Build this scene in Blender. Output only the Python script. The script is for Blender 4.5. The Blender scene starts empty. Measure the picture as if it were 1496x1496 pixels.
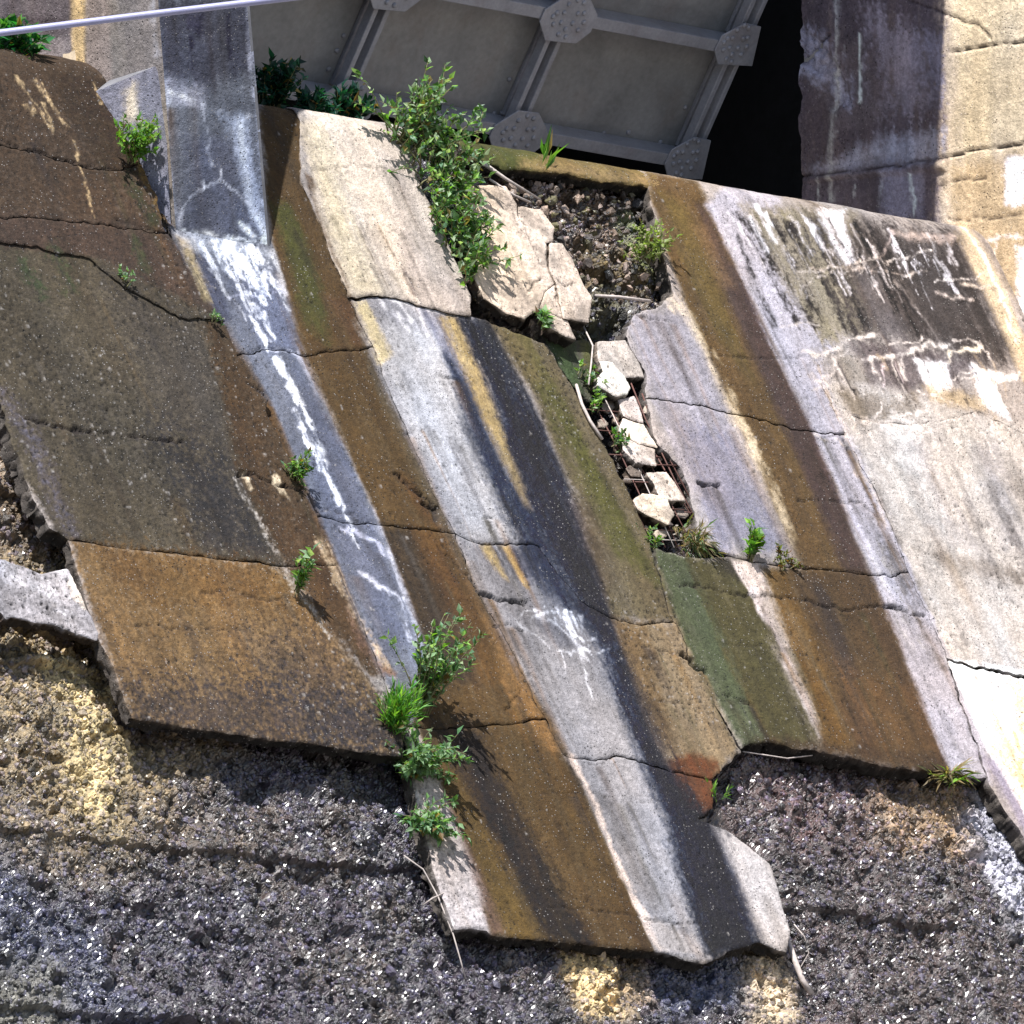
import bpy, bmesh, math, random
import numpy as np
from mathutils import Vector, Matrix

random.seed(7)
rng = np.random.default_rng(11)
SC = bpy.context.scene
COL = SC.collection
R = math.radians

# ------------------------------------------------------------------ camera
DIST, PPM = 60.0, 250.0                    # 60 m away, 250 photo pixels per metre at the chute
AZ, PITCH = R(45), R(8)
cd = np.array([math.sin(AZ)*math.cos(PITCH), math.cos(AZ)*math.cos(PITCH), math.sin(PITCH)])
cr = np.array([math.cos(AZ), -math.sin(AZ), 0.0])
cu = np.cross(cr, cd)
CAM = -DIST*cd
FOC = DIST*PPM
cam = bpy.data.cameras.new('camera')
cam.sensor_width = 36.0
cam.lens = 36.0*FOC/1496.0
cam.clip_start = 1.0
cam.clip_end = 3000.0
camo = bpy.data.objects.new('camera', cam)
camo.location = CAM
camo.rotation_euler = Vector(cd).to_track_quat('-Z', 'Y').to_euler()
COL.objects.link(camo)
SC.camera = camo

# ------------------------------------------------------------------ sky and sun
SUNL = np.array([0.42, 0.20, -0.885]); SUNL /= np.linalg.norm(SUNL)
world = bpy.data.worlds.new('World')
SC.world = world
world.use_nodes = True
wn = world.node_tree.nodes
bg = wn['Background']
sky = wn.new('ShaderNodeTexSky')
sky.sky_type = 'NISHITA'
sky.sun_disc = False
sky.sun_elevation = math.asin(-SUNL[2])
sky.sun_rotation = math.atan2(-SUNL[0], -SUNL[1]) % (2*math.pi)
world.node_tree.links.new(sky.outputs[0], bg.inputs[0])
bg.inputs[1].default_value = 0.085
sun = bpy.data.lights.new('sun', 'SUN')
sun.energy = 5.0
sun.angle = R(0.5)
sun.color = (1.0, 0.98, 0.95)
suno = bpy.data.objects.new('sun', sun)
suno.location = (-10, -6, 25)
suno.rotation_euler = Vector(SUNL).to_track_quat('-Z', 'Y').to_euler()
COL.objects.link(suno)
vs = SC.view_settings
vs.view_transform = 'Standard'
vs.look = 'None'
vs.exposure = 0.82
vs.gamma = 1.0
vs.use_curve_mapping = False

# ------------------------------------------------------------------ noise helpers
def hsh(ix, iy, seed):
    h = (ix.astype(np.int64)*374761393 + iy.astype(np.int64)*668265263 + seed*1274126177) & 0xFFFFFFFF
    h = ((h ^ (h >> 13))*1274126177) & 0xFFFFFFFF
    h = ((h ^ (h >> 16))*2246822519) & 0xFFFFFFFF
    return ((h ^ (h >> 15)) & 0xFFFFFF)/float(0x1000000)

def vn(x, y, seed=0):                       # value noise, -1..1
    x = np.asarray(x, float); y = np.asarray(y, float)
    ix = np.floor(x); iy = np.floor(y)
    fx = x-ix; fy = y-iy
    fx = fx*fx*fx*(fx*(fx*6-15)+10); fy = fy*fy*fy*(fy*(fy*6-15)+10)
    a = hsh(ix, iy, seed); b = hsh(ix+1, iy, seed); c = hsh(ix, iy+1, seed); d = hsh(ix+1, iy+1, seed)
    return 2*((a+(b-a)*fx) + ((c+(d-c)*fx)-(a+(b-a)*fx))*fy)-1

def fbm(x, y, seed=0, o=4, g=0.5):
    t = 0; a = 1.0; n = 0
    for k in range(o):
        t = t + a*vn(x*2**k+k*17.3, y*2**k-k*9.1, seed+k)
        n += a; a *= g
    return t/n

def worley(x, y, seed=0):
    ix = np.floor(x); iy = np.floor(y)
    f1 = np.full(x.shape, 9.0); f2 = np.full(x.shape, 9.0); cid = np.zeros(x.shape)
    for dx in (-1, 0, 1):
        for dy in (-1, 0, 1):
            cx = ix+dx; cy = iy+dy
            d = np.hypot(cx+hsh(cx, cy, seed)-x, cy+hsh(cx, cy, seed+77)-y)
            near = d < f1
            f2 = np.where(near, f1, np.minimum(f2, d))
            cid = np.where(near, hsh(cx, cy, seed+31), cid)
            f1 = np.where(near, d, f1)
    return f1, f2, cid

def sstep(a, b, x):
    t = np.clip((x-a)/(b-a), 0, 1)
    return t*t*(3-2*t)

def sdf_poly(X, Y, P):                      # negative inside
    P = np.asarray(P, float)
    d2 = np.full(X.shape, 1e18); ins = np.zeros(X.shape, bool)
    for i in range(len(P)):
        ax, ay = P[i]; bx, by = P[(i+1) % len(P)]
        ex, ey = bx-ax, by-ay
        L = ex*ex+ey*ey+1e-18
        t = np.clip(((X-ax)*ex+(Y-ay)*ey)/L, 0, 1)
        d2 = np.minimum(d2, (X-ax-t*ex)**2+(Y-ay-t*ey)**2)
        if ay != by:
            c = (ay > Y) != (by > Y)
            ins ^= c & (X < (bx-ax)*(Y-ay)/(by-ay)+ax)
    d = np.sqrt(d2)
    return np.where(ins, -d, d)

def dist_line(X, Y, P):                     # distance and 0..1 run along the polyline
    P = np.asarray(P, float)
    seg = np.hypot(np.diff(P[:, 0]), np.diff(P[:, 1])); tot = seg.sum(); run = 0
    d = np.full(X.shape, 1e9); u = np.zeros(X.shape)
    for i in range(len(P)-1):
        ax, ay = P[i]; ex, ey = P[i+1]-P[i]
        t = np.clip(((X-ax)*ex+(Y-ay)*ey)/(ex*ex+ey*ey+1e-12), 0, 1)
        dd = np.hypot(X-ax-t*ex, Y-ay-t*ey)
        m = dd < d
        d = np.where(m, dd, d); u = np.where(m, (run+t*seg[i])/tot, u)
        run += seg[i]
    return d, u

GAIN = 0.70
def lin(c):
    c = np.asarray(c, float)/255.0
    return np.where(c <= 0.04045, c/12.92, ((c+0.055)/1.055)**2.4)*GAIN

# ------------------------------------------------------------------ the chute surface: (x along the dam, s up the slope, n out of it)
SL = R(59)
tY, tZ = math.cos(SL), math.sin(SL)
nY, nZ = -math.sin(SL), math.cos(SL)
RC = 0.35
S0 = 2.0
def surf(x, s, n):
    x, s, n = np.broadcast_arrays(np.asarray(x, float), np.asarray(s, float), np.asarray(n, float))
    th = np.clip((s-S0)/RC, 0, SL)
    sp = np.minimum(s, S0)
    ex = np.maximum(s-S0-RC*SL, 0)
    rr = np.where(s > S0, RC+n, n)
    by = sp*tY - np.where(s > S0, RC*nY, 0)
    bz = sp*tZ - np.where(s > S0, RC*nZ, 0)
    y = by + rr*(np.cos(th)*nY+np.sin(th)*tY) + ex
    z = bz + rr*(np.cos(th)*nZ+np.sin(th)*tZ)
    return np.stack([x, y, z], -1)

def project(P):
    q = np.asarray(P, float)-CAM
    w = q@cd
    return 748+FOC*(q@cr)/w, 748-FOC*(q@cu)/w

def ray(px, py):
    v = cd + cr*((px-748)/FOC) + cu*((748-py)/FOC)
    return v/np.linalg.norm(v)

SSIL = 0
def find_sil(n=0.0):
    s = S0+np.linspace(0, RC*SL+0.1, 200)
    _, py = project(surf(np.full(200, 0.0), s, n))
    return s[np.argmin(py)]
def x_at(px, s, n):
    a, b = -8.0, 8.0
    for _ in range(50):
        m = 0.5*(a+b)
        if project(surf(m, s, n))[0] < px: a = m
        else: b = m
    return 0.5*(a+b)
lo, hi = 0.5, 5.0
for _ in range(40):
    S0 = 0.5*(lo+hi)
    ss = find_sil()
    if project(surf(x_at(1000, ss, 0), ss, 0))[1] > 262: lo = S0
    else: hi = S0
SSIL = find_sil()

_ss = np.concatenate([np.arange(-9, S0, 0.02), np.linspace(S0, S0+RC*SL+0.6, 120)])
def pix(px, py, n=0.0):                     # photo pixel -> (x, s) on the chute at height n
    if py is None:
        return x_at(px, SSIL, n), SSIL+0.38
    v = ray(px, py)
    P = surf(np.zeros_like(_ss), _ss, n)
    f = (P[:, 1]-CAM[1])*v[2]-(P[:, 2]-CAM[2])*v[1]
    k = np.where(np.sign(f[:-1]) != np.sign(f[1:]))[0]
    if len(k) == 0:
        return x_at(px, SSIL, n), SSIL+0.02
    k = k[0]
    w = f[k]/(f[k]-f[k+1])
    y = P[k, 1]+w*(P[k+1, 1]-P[k, 1])
    return CAM[0]+(y-CAM[1])/v[1]*v[0], _ss[k]+w*(_ss[k+1]-_ss[k])

def at(px, py, n=0.0):
    return surf(*pix(px, py, n), n)

def hit_x(px, py, X):
    v = ray(px, py); return CAM+v*((X-CAM[0])/v[0])
def hit_y(px, py, Y):
    v = ray(px, py); return CAM+v*((Y-CAM[1])/v[1])
def hit_plane(px, py, o, nrm):
    v = ray(px, py); return CAM+v*(((o-CAM)@nrm)/(v@nrm))

# ------------------------------------------------------------------ object helpers
def tag(o, label=None, cat=None, group=None, kind=None):
    if label: o['label'] = label
    if cat: o['category'] = cat
    if group: o['group'] = group
    if kind: o['kind'] = kind
    return o

def empty(name, loc, label, cat, group=None):
    o = bpy.data.objects.new(name, None)
    o.empty_display_size = 0.1
    o.location = Vector(loc)
    COL.objects.link(o)
    return tag(o, label, cat, group)

def world_loc(o):
    p = Vector((0, 0, 0))
    while o is not None:
        p = p + o.location
        o = o.parent
    return np.array(p)

def link_mesh(name, me, m, parent=None, loc=None, kind=None):
    o = bpy.data.objects.new(name, me)
    if m is not None and len(me.materials) == 0: me.materials.append(m)
    COL.objects.link(o)
    if parent is not None: o.parent = parent
    if loc is not None: o.location = Vector(loc)
    if kind: o['kind'] = kind
    return o

def mesh_from(name, V, F, m, parent=None, origin=None, cols=None, smooth=True, kind=None, F3=None):
    """V in world space; the object's origin goes to `origin` (or the parent's place)"""
    V = np.asarray(V, float)
    po = world_loc(parent) if parent is not None else np.zeros(3)
    og = po if origin is None and parent is not None else (V.mean(0) if origin is None else np.asarray(origin, float))
    me = bpy.data.meshes.new(name)
    Vl = V-og
    if isinstance(F, np.ndarray):
        me.vertices.add(len(V)); me.vertices.foreach_set('co', Vl.astype(np.float32).ravel())
        nf, k = F.shape
        tot = nf*k; starts = np.arange(nf, dtype=np.int32)*k
        li = F.ravel().astype(np.int32); totals = np.full(nf, k, np.int32)
        me.loops.add(tot); me.loops.foreach_set('vertex_index', li)
        me.polygons.add(nf); me.polygons.foreach_set('loop_start', starts); me.polygons.foreach_set('loop_total', totals)
        me.update(calc_edges=True)
    else:
        me.from_pydata([tuple(p) for p in Vl], [], F); me.update()
    me.validate()
    me.polygons.foreach_set('use_smooth', [smooth]*len(me.polygons))
    if cols is not None:
        at_ = me.color_attributes.new('Col', 'FLOAT_COLOR', 'POINT')
        at_.data.foreach_set('color', np.asarray(cols, np.float32).ravel())
    o = link_mesh(name, me, m, parent, None, kind)
    o.location = Vector(og-po)
    return o

def box_data(c, ax, ay, az, hx, hy, hz):
    c = np.asarray(c, float)
    V = [c+ax*(sx*hx)+ay*(sy*hy)+az*(sz*hz) for sx in (-1, 1) for sy in (-1, 1) for sz in (-1, 1)]
    F = [(0, 1, 3, 2), (4, 6, 7, 5), (0, 4, 5, 1), (2, 3, 7, 6), (0, 2, 6, 4), (1, 5, 7, 3)]
    return V, F

def prism(poly, off):                       # poly: list of 3-D points (front), off: vector to the back
    n = len(poly); off = np.asarray(off, float)
    V = [np.asarray(p, float) for p in poly]+[np.asarray(p, float)+off for p in poly]
    F = [tuple(range(n)), tuple(range(2*n-1, n-1, -1))]
    F += [(i, i+n, (i+1) % n+n, (i+1) % n) for i in range(n)]
    return V, F

def fix_normals(o, bevel=0.0):
    bm = bmesh.new(); bm.from_mesh(o.data)
    bmesh.ops.recalc_face_normals(bm, faces=bm.faces)
    if bevel:
        bmesh.ops.bevel(bm, geom=list(bm.edges), offset=bevel, segments=1, affect='EDGES', clamp_overlap=True)
    bm.to_mesh(o.data); bm.free()
    return o

def tube_data(pts, r, seg=6, r1=None):
    pts = [np.asarray(p, float) for p in pts]
    V = []; F = []
    n = len(pts)
    for i, p in enumerate(pts):
        t = pts[min(i+1, n-1)]-pts[max(i-1, 0)]
        t = t/(np.linalg.norm(t)+1e-9)
        a = np.cross(t, [0.3, 0.2, 0.93]); a /= np.linalg.norm(a)+1e-9
        b = np.cross(t, a)
        rr = r if r1 is None else r+(r1-r)*i/(n-1)
        for k in range(seg):
            q = 2*math.pi*k/seg
            V.append(p+rr*(a*math.cos(q)+b*math.sin(q)))
    for i in range(n-1):
        for k in range(seg):
            F.append((i*seg+k, i*seg+(k+1) % seg, (i+1)*seg+(k+1) % seg, (i+1)*seg+k))
    F.append(tuple(range(seg-1, -1, -1))); F.append(tuple(range((n-1)*seg, n*seg)))
    return V, F

def join(parts):
    V = []; F = []
    for v, f in parts:
        b = len(V); V += list(v); F += [tuple(i+b for i in q) for q in f]
    return V, F

# ------------------------------------------------------------------ materials
def new_mat(name):
    m = bpy.data.materials.new(name); m.use_nodes = True
    nt = m.node_tree; return m, nt, nt.nodes['Principled BSDF']

class NB:
    def __init__(s, nt): s.nt = nt
    def n(s, t, **k):
        o = s.nt.nodes.new(t)
        for a, b in k.items(): setattr(o, a, b)
        return o
    def l(s, a, b): s.nt.links.new(a, b)
    def noise(s, vec, scale, detail=4, rough=0.55):
        o = s.n('ShaderNodeTexNoise'); o.inputs['Scale'].default_value = scale
        o.inputs['Detail'].default_value = detail; o.inputs['Roughness'].default_value = rough
        s.l(vec, o.inputs['Vector']); return o.outputs[0]
    def mr(s, v, a, b, c, d):
        o = s.n('ShaderNodeMapRange'); s.l(v, o.inputs[0])
        for i, q in enumerate((a, b, c, d)): o.inputs[i+1].default_value = q
        return o.outputs[0]
    def math(s, op, a, b=None):
        o = s.n('ShaderNodeMath', operation=op)
        for i, q in enumerate((a, b)):
            if q is None: continue
            if isinstance(q, (int, float)): o.inputs[i].default_value = q
            else: s.l(q, o.inputs[i])
        return o.outputs[0]
    def mix(s, f, a, b, bt='MIX'):
        o = s.n('ShaderNodeMix', data_type='RGBA', blend_type=bt)
        for k, q in ((0, f), (6, a), (7, b)):
            if isinstance(q, (int, float)): o.inputs[k].default_value = q
            elif isinstance(q, tuple): o.inputs[k].default_value = q
            else: s.l(q, o.inputs[k])
        return o.outputs[2]
    def bump(s, h, strength, dist, prev=None):
        o = s.n('ShaderNodeBump'); o.inputs['Strength'].default_value = strength; o.inputs['Distance'].default_value = dist
        s.l(h, o.inputs['Height'])
        if prev is not None: s.l(prev, o.inputs['Normal'])
        return o.outputs[0]

def mat_concrete(name, coarse=1.0, use_attr=True, color=None, contrast=1.0):
    m, nt, p = new_mat(name); b = NB(nt)
    pos = b.n('ShaderNodeNewGeometry').outputs['Position']
    if use_attr:
        a = b.n('ShaderNodeAttribute', attribute_name='Col')
        colr, wet = a.outputs['Color'], a.outputs['Alpha']
    else:
        colr = color; wet = None
    n1 = b.noise(pos, 38, 5, 0.65)
    n2 = b.noise(pos, 150, 3, 0.7)
    n3 = b.noise(pos, 9, 4, 0.6)
    f = b.math('MULTIPLY', b.mr(n1, 0.3, 0.7, 1-0.24*contrast, 1+0.24*contrast), b.mr(n3, 0.3, 0.7, 0.86, 1.14))
    f = b.math('MULTIPLY', f, b.mr(n2, 0.3, 0.7, 1-0.3*contrast, 1+0.3*contrast))
    c = b.mix(1.0, colr, f, 'MULTIPLY')
    vo = b.n('ShaderNodeTexVoronoi'); vo.inputs['Scale'].default_value = 34; b.l(pos, vo.inputs['Vector'])
    pit = b.math('MULTIPLY', b.mr(vo.outputs['Distance'], 0.08, 0.24, 1.0, 0.0), b.mr(b.noise(pos, 3.5, 5, 0.75), 0.46, 0.58, 0.0, 1.0))
    c = b.mix(b.math('MULTIPLY', pit, 0.9*contrast), c, (0.02, 0.018, 0.02, 1))
    vo2 = b.n('ShaderNodeTexVoronoi'); vo2.inputs['Scale'].default_value = 38; b.l(pos, vo2.inputs['Vector'])
    gr = b.math('MULTIPLY', b.mr(vo2.outputs['Distance'], 0.08, 0.2, 1.0, 0.0), b.mr(b.noise(pos, 4.1, 5, 0.75), 0.44, 0.58, 0.0, 1.0))
    c = b.mix(b.math('MULTIPLY', gr, 0.6*contrast), c, (0.55, 0.52, 0.5, 1))
    b.l(c, p.inputs['Base Color'])
    if wet is not None: b.l(b.mr(wet, 0, 1, 0.88, 0.38), p.inputs['Roughness'])
    else: p.inputs['Roughness'].default_value = 0.88
    p.inputs['Specular IOR Level'].default_value = 0.35
    nb = b.bump(n3, 0.5*coarse, 0.03)
    nb = b.bump(n1, 0.8*coarse, 0.012, nb)
    nb = b.bump(n2, 0.7*coarse, 0.004, nb)
    nb = b.bump(b.math('SUBTRACT', gr, pit), 0.8, 0.006, nb)
    b.l(nb, p.inputs['Normal'])
    return m

def mat_rock(name):
    m, nt, p = new_mat(name); b = NB(nt)
    pos = b.n('ShaderNodeNewGeometry').outputs['Position']
    a = b.n('ShaderNodeAttribute', attribute_name='Col')
    n1 = b.noise(pos, 45, 5, 0.7); n2 = b.noise(pos, 140, 3, 0.7)
    f = b.math('MULTIPLY', b.mr(n1, 0.3, 0.7, 0.55, 1.5), b.mr(n2, 0.3, 0.7, 0.6, 1.4))
    b.l(b.mix(1.0, a.outputs['Color'], f, 'MULTIPLY'), p.inputs['Base Color'])
    b.l(b.mr(a.outputs['Alpha'], 0, 1, 0.6, 0.22), p.inputs['Roughness'])
    p.inputs['Specular IOR Level'].default_value = 0.9
    b.l(b.mr(a.outputs['Alpha'], 0.3, 1, 0.0, 1.0), p.inputs['Coat Weight'])
    p.inputs['Coat Roughness'].default_value = 0.22
    nb = b.bump(n1, 0.9, 0.012); nb = b.bump(n2, 0.8, 0.005, nb)
    b.l(nb, p.inputs['Normal'])
    return m

def mat_plain(name, c, rough=0.6, metal=0.0, var=0.25, scale=12, bump=0.2, spec=0.4, rust=0.0):
    m, nt, p = new_mat(name); b = NB(nt)
    pos = b.n('ShaderNodeNewGeometry').outputs['Position']
    n1 = b.noise(pos, scale, 5, 0.6); n2 = b.noise(pos, scale*9, 3, 0.6)
    f = b.math('MULTIPLY', b.mr(n1, 0.3, 0.7, 1-var, 1+var), b.mr(n2, 0.3, 0.7, 1-var*0.6, 1+var*0.6))
    cc = b.mix(1.0, (*c, 1), f, 'MULTIPLY')
    if rust:
        sc = b.n('ShaderNodeVectorMath', operation='MULTIPLY'); b.l(pos, sc.inputs[0]); sc.inputs[1].default_value = (1, 1, 0.35)
        rn = b.math('MULTIPLY', b.mr(b.noise(sc.outputs[0], 5, 6, 0.7), 0.52, 0.72, 0.0, 1.0), rust)
        cc = b.mix(rn, cc, (0.16, 0.085, 0.05, 1))
    b.l(cc, p.inputs['Base Color'])
    p.inputs['Roughness'].default_value = rough; p.inputs['Metallic'].default_value = metal
    p.inputs['Specular IOR Level'].default_value = spec
    if bump: b.l(b.bump(n2, bump, 0.004), p.inputs['Normal'])
    return m

def mat_leaf(name):
    m, nt, p = new_mat(name); b = NB(nt)
    a = b.n('ShaderNodeAttribute', attribute_name='Col')
    b.l(a.outputs['Color'], p.inputs['Base Color'])
    p.inputs['Roughness'].default_value = 0.45
    p.inputs['Specular IOR Level'].default_value = 0.45
    tr = b.n('ShaderNodeBsdfTranslucent'); b.l(b.mix(1.0, a.outputs['Color'], (1.3, 1.5, 0.5, 1), 'MULTIPLY'), tr.inputs[0])
    mx = b.n('ShaderNodeMixShader'); mx.inputs[0].default_value = 0.45
    out = nt.nodes['Material Output']
    b.l(p.outputs[0], mx.inputs[1]); b.l(tr.outputs[0], mx.inputs[2]); b.l(mx.outputs[0], out.inputs[0])
    return m

M = dict(
    slab=mat_concrete('stained_concrete'),
    pale=mat_concrete('pale_broken_concrete', 1.0),
    wall=mat_concrete('weathered_wall_concrete', 0.8),
    rock=mat_rock('wet_eroded_aggregate'),
    steel=mat_plain('grey_gate_paint', (0.27, 0.275, 0.315), 0.42, 0.0, 0.18, 5, 0.15, rust=0.25),
    skin=mat_plain('dusty_gate_skin', (0.235, 0.237, 0.245), 0.5, 0.0, 0.18, 3, 0.1, rust=0.18),
    dark=mat_plain('recess_shade_black', (0.012, 0.012, 0.013), 0.9),  # near-black colour that paints in the shade of recess and groove
    cable=mat_plain('pale_cable_sheath', (0.29, 0.29, 0.44), 0.4, 0.0, 0.05),
    rust=mat_plain('rusty_wire', (0.12, 0.055, 0.045), 0.7, 0.0, 0.3, 20),
    twig=mat_plain('dry_twig', (0.45, 0.39, 0.36), 0.8, 0.0, 0.3, 30),
    stem=mat_plain('green_brown_stem', (0.16, 0.15, 0.07), 0.7),
    leaf=mat_leaf('leaf'),
    ground=mat_plain('river_bed_gravel', (0.14, 0.13, 0.12), 0.9, 0, 0.3, 1.5),
    pier=mat_plain('grey_pier_concrete', (0.15, 0.15, 0.165), 0.9),
    deck=mat_plain('deck_concrete', (0.35, 0.33, 0.31), 0.9),
)

# ------------------------------------------------------------------ stains of the facing, plus one painted slab shadow: each has its own place and shape on the concrete
TAN = (205, 182, 160)
PAINT = []
def A(poly, c, soft=6, op=1.0, grain=0.6, wet=0.0): PAINT.append(('p', poly, c, soft, op, grain, wet))
def Ln(line, w, c, soft=3, op=1.0, grain=0.5, taper=0.0, wet=0.0): PAINT.append(('l', line, w, c, soft, op, grain, taper, wet))

# left slabs
A([(-90, 60), (190, 60), (260, 330), (340, 480), (180, 430), (-90, 365)], (96, 75, 58), 5)
A([(-90, 300), (240, 335), (320, 460), (170, 415), (-90, 350)], (92, 74, 66), 14, .7)
A([(70, 100), (170, 115), (215, 250), (160, 260), (110, 180)], (78, 56, 30), 18, .75)
A([(-90, 350), (140, 375), (330, 470), (420, 830), (90, 790), (-90, 500)], (98, 88, 74), 6)
A([(150, 400), (330, 480), (350, 680), (240, 640)], (88, 82, 78), 40, .6, 1.0)
A([(240, 640), (350, 690), (410, 825), (300, 810)], (54, 56, 66), 40, .7, 1.0)
A([(300, 470), (335, 470), (400, 585), (480, 750), (560, 985), (480, 930), (415, 825), (352, 690)], (98, 72, 44), 10, .95, .6)
A([(0, 570), (40, 640), (110, 800), (150, 930), (200, 1060), (230, 1060), (140, 850), (50, 640)], (118, 116, 130), 14, .65, .9)
A([(100, 788), (410, 828), (490, 930), (590, 1060), (592, 1110), (190, 1055)], (138, 110, 78), 8)
A([(150, 800), (400, 830), (450, 900), (200, 880)], (122, 92, 54), 25, .7, 1.0)
A([(190, 1000), (400, 1000), (600, 1040), (600, 1115), (190, 1060)], (66, 66, 76), 30, .6, 1.5)
A([(360, 930), (480, 930), (590, 1060), (590, 1110), (420, 1060)], (60, 62, 74), 30, .4, 1.5)
A([(470, 760), (560, 985), (540, 990), (430, 830)], (100, 74, 46), 10, .9)
for ln in ([(22, 112), (55, 160), (75, 192)], [(50, 116), (80, 160), (100, 185)], [(38, 150), (48, 168)], [(62, 150), (76, 192)], [(110, 205), (140, 320)], [(60, 120), (95, 180)],
           [(140, 120), (152, 150)]):
    Ln(ln, 1.6, (205, 180, 150), 1.5, .7, 1.2, .4)
Ln([(340, 690), (380, 760), (420, 840), (480, 930)], 2.2, (190, 185, 180), 2, .6, 2.2)
Ln([(360, 690), (372, 712)], 7, (220, 205, 185), 2, .9)
Ln([(405, 700), (425, 730)], 9, (225, 205, 180), 2, .9, .5, .8)
Ln([(190, 255), (225, 320)], 10, (60, 80, 40), 10, .55, 1)
Ln([(195, 350), (212, 390)], 7, (70, 90, 50), 8, .5, 1)
Ln([(80, 360), (105, 420)], 9, (70, 88, 50), 10, .5, 1)
Ln([(30, 380), (60, 430)], 9, (66, 90, 52), 10, .5, 1)
Ln([(175, 180), (205, 240), (245, 335)], 6, (150, 120, 70), 4, .6, 1)
# strip below the pier
A([(235, 325), (400, 350), (445, 515), (555, 770), (612, 925), (640, 1010), (600, 1062), (545, 965), (470, 765), (395, 590), (330, 475)], (128, 131, 142), 6, 1, .5)
A([(330, 400), (400, 390), (440, 510), (380, 510)], (118, 122, 140), 18, .7, .8)
A([(420, 530), (500, 640), (600, 930), (560, 960), (470, 750)], (110, 114, 132), 20, .6, .9)
A([(285, 370), (310, 380), (340, 470), (322, 470)], (60, 64, 90), 5, .6)  # shadow beside the left slab's raised edge, painted dark blue
A([(258, 345), (280, 350), (312, 440), (300, 440)], (176, 158, 128), 5, .8)
A([(255, 335), (400, 358), (408, 385), (270, 362)], (205, 208, 216), 8, .45, 1.2)
Ln([(338, 356), (352, 385)], 10, (238, 238, 240), 5, .9, .8)
Ln([(372, 360), (395, 395), (412, 425)], 7, (240, 240, 245), 4, .9, 1.0)
Ln([(398, 365), (408, 400)], 5, (235, 235, 240), 4, .8, 1.0)
Ln([(385, 400), (392, 425)], 6, (230, 230, 235), 4, .8)
Ln([(380, 508), (420, 512), (440, 518)], 2, (215, 215, 225), 2, .7)
Ln([(430, 420), (385, 432), (330, 432)], 2, (205, 205, 220), 2, .5)
Ln([(440, 520), (500, 620), (540, 700), (555, 770), (595, 880), (610, 940)], 6, (200, 200, 210), 5, .65, .8)
Ln([(498, 770), (550, 790), (570, 820)], 1.8, (215, 215, 230), 1.6, .7)
Ln([(525, 835), (580, 875), (592, 905), (600, 935)], 3, (225, 225, 235), 3, .8, .9)
Ln([(565, 800), (590, 880)], 2, (220, 220, 230), 2, .6)
Ln([(470, 790), (520, 900), (560, 975)], 6, (200, 180, 160), 6, .8, 1.2)
A([(505, 880), (545, 960), (575, 985), (555, 985), (525, 940)], (140, 110, 95), 6, .7, 1)
_q = random.Random(9)
def along(path, n, jit, w0, w1):
    P = np.array(path, float)
    for k in range(n):
        t = _q.random()*(len(P)-1.001); i0 = int(t); p = P[i0]+(P[i0+1]-P[i0])*(t-i0)
        x0 = p[0]+_q.uniform(-jit, jit); y0 = p[1]+_q.uniform(-jit, jit); L_ = _q.uniform(14, 46)
        Ln([(x0, y0), (x0+.3*L_+_q.uniform(-4, 4), y0+.5*L_), (x0+.5*L_+_q.uniform(-3, 3), y0+L_)], _q.uniform(w0, w1), (236, 236, 241), 2.4, _q.uniform(.6, 1), 1.1, .55)
along([(318, 350), (342, 396), (350, 428), (378, 470), (396, 505)], 18, 9, 1.5, 5)
along([(372, 358), (405, 410)], 7, 5, 2, 5)
along([(400, 515), (424, 560), (432, 600), (446, 640), (468, 682), (490, 725)], 20, 4, 2, 5)
for k in range(20):
    x0 = _q.uniform(292, 402); y0 = 346+0.13*(x0-260)+_q.uniform(-3, 22); L_ = _q.uniform(18, 75)
    Ln([(x0, y0), (x0+.2*L_+_q.uniform(-4, 4), y0+.5*L_), (x0+.46*L_, y0+L_)], _q.uniform(1.2, 4.5), (232, 233, 238), 2.5, _q.uniform(.5, .95), 1.2, .5)
for k in range(12):
    t = _q.random(); x0 = 400+t*110; y0 = 520+t*240+_q.uniform(-15, 15); L_ = _q.uniform(15, 50)
    Ln([(x0, y0), (x0+.3*L_+_q.uniform(-5, 5), y0+.5*L_), (x0+.46*L_, y0+L_)], _q.uniform(1.2, 4), (230, 231, 236), 2.5, _q.uniform(.4, .9), 1.2, .5)
# brown strip
A([(372, 60), (470, 60), (445, 262), (512, 436), (548, 505), (572, 580), (665, 780), (705, 872), (830, 1100), (962, 1395), (712, 1368), (600, 1062), (640, 990), (560, 770), (445, 518), (398, 352)], (108, 82, 44), 5, 1, .5)
A([(402, 300), (425, 300), (470, 420), (480, 500), (445, 470)], (98, 96, 34), 12, .8, .8)
A([(405, 400), (440, 500), (500, 640), (470, 560)], (116, 86, 52), 14, .5)
A([(470, 430), (510, 436), (548, 505), (520, 505)], (118, 84, 60), 8, .5)
A([(515, 440), (545, 500), (575, 580), (668, 782), (700, 870), (670, 820), (612, 700), (556, 580)], (112, 98, 82), 7, .9, .7)
A([(590, 700), (650, 770), (650, 790), (575, 690)], (122, 84, 36), 12, .7)
A([(560, 770), (600, 775), (690, 930), (700, 1000), (640, 990), (600, 870)], (64, 54, 50), 14, .75, .8)
A([(600, 770), (660, 780), (690, 850), (740, 1000), (700, 1000)], (120, 86, 38), 14, .6, .8)
A([(700, 890), (735, 930), (830, 1090), (800, 1100), (740, 1010)], (160, 122, 80), 9, .8, .8)
A([(705, 872), (735, 925), (800, 1050), (780, 1020), (720, 920)], (132, 106, 86), 6, .8, .8)
A([(600, 1062), (640, 1060), (800, 1372), (730, 1370), (660, 1190)], (122, 96, 48), 12, .8, .7)
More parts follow.
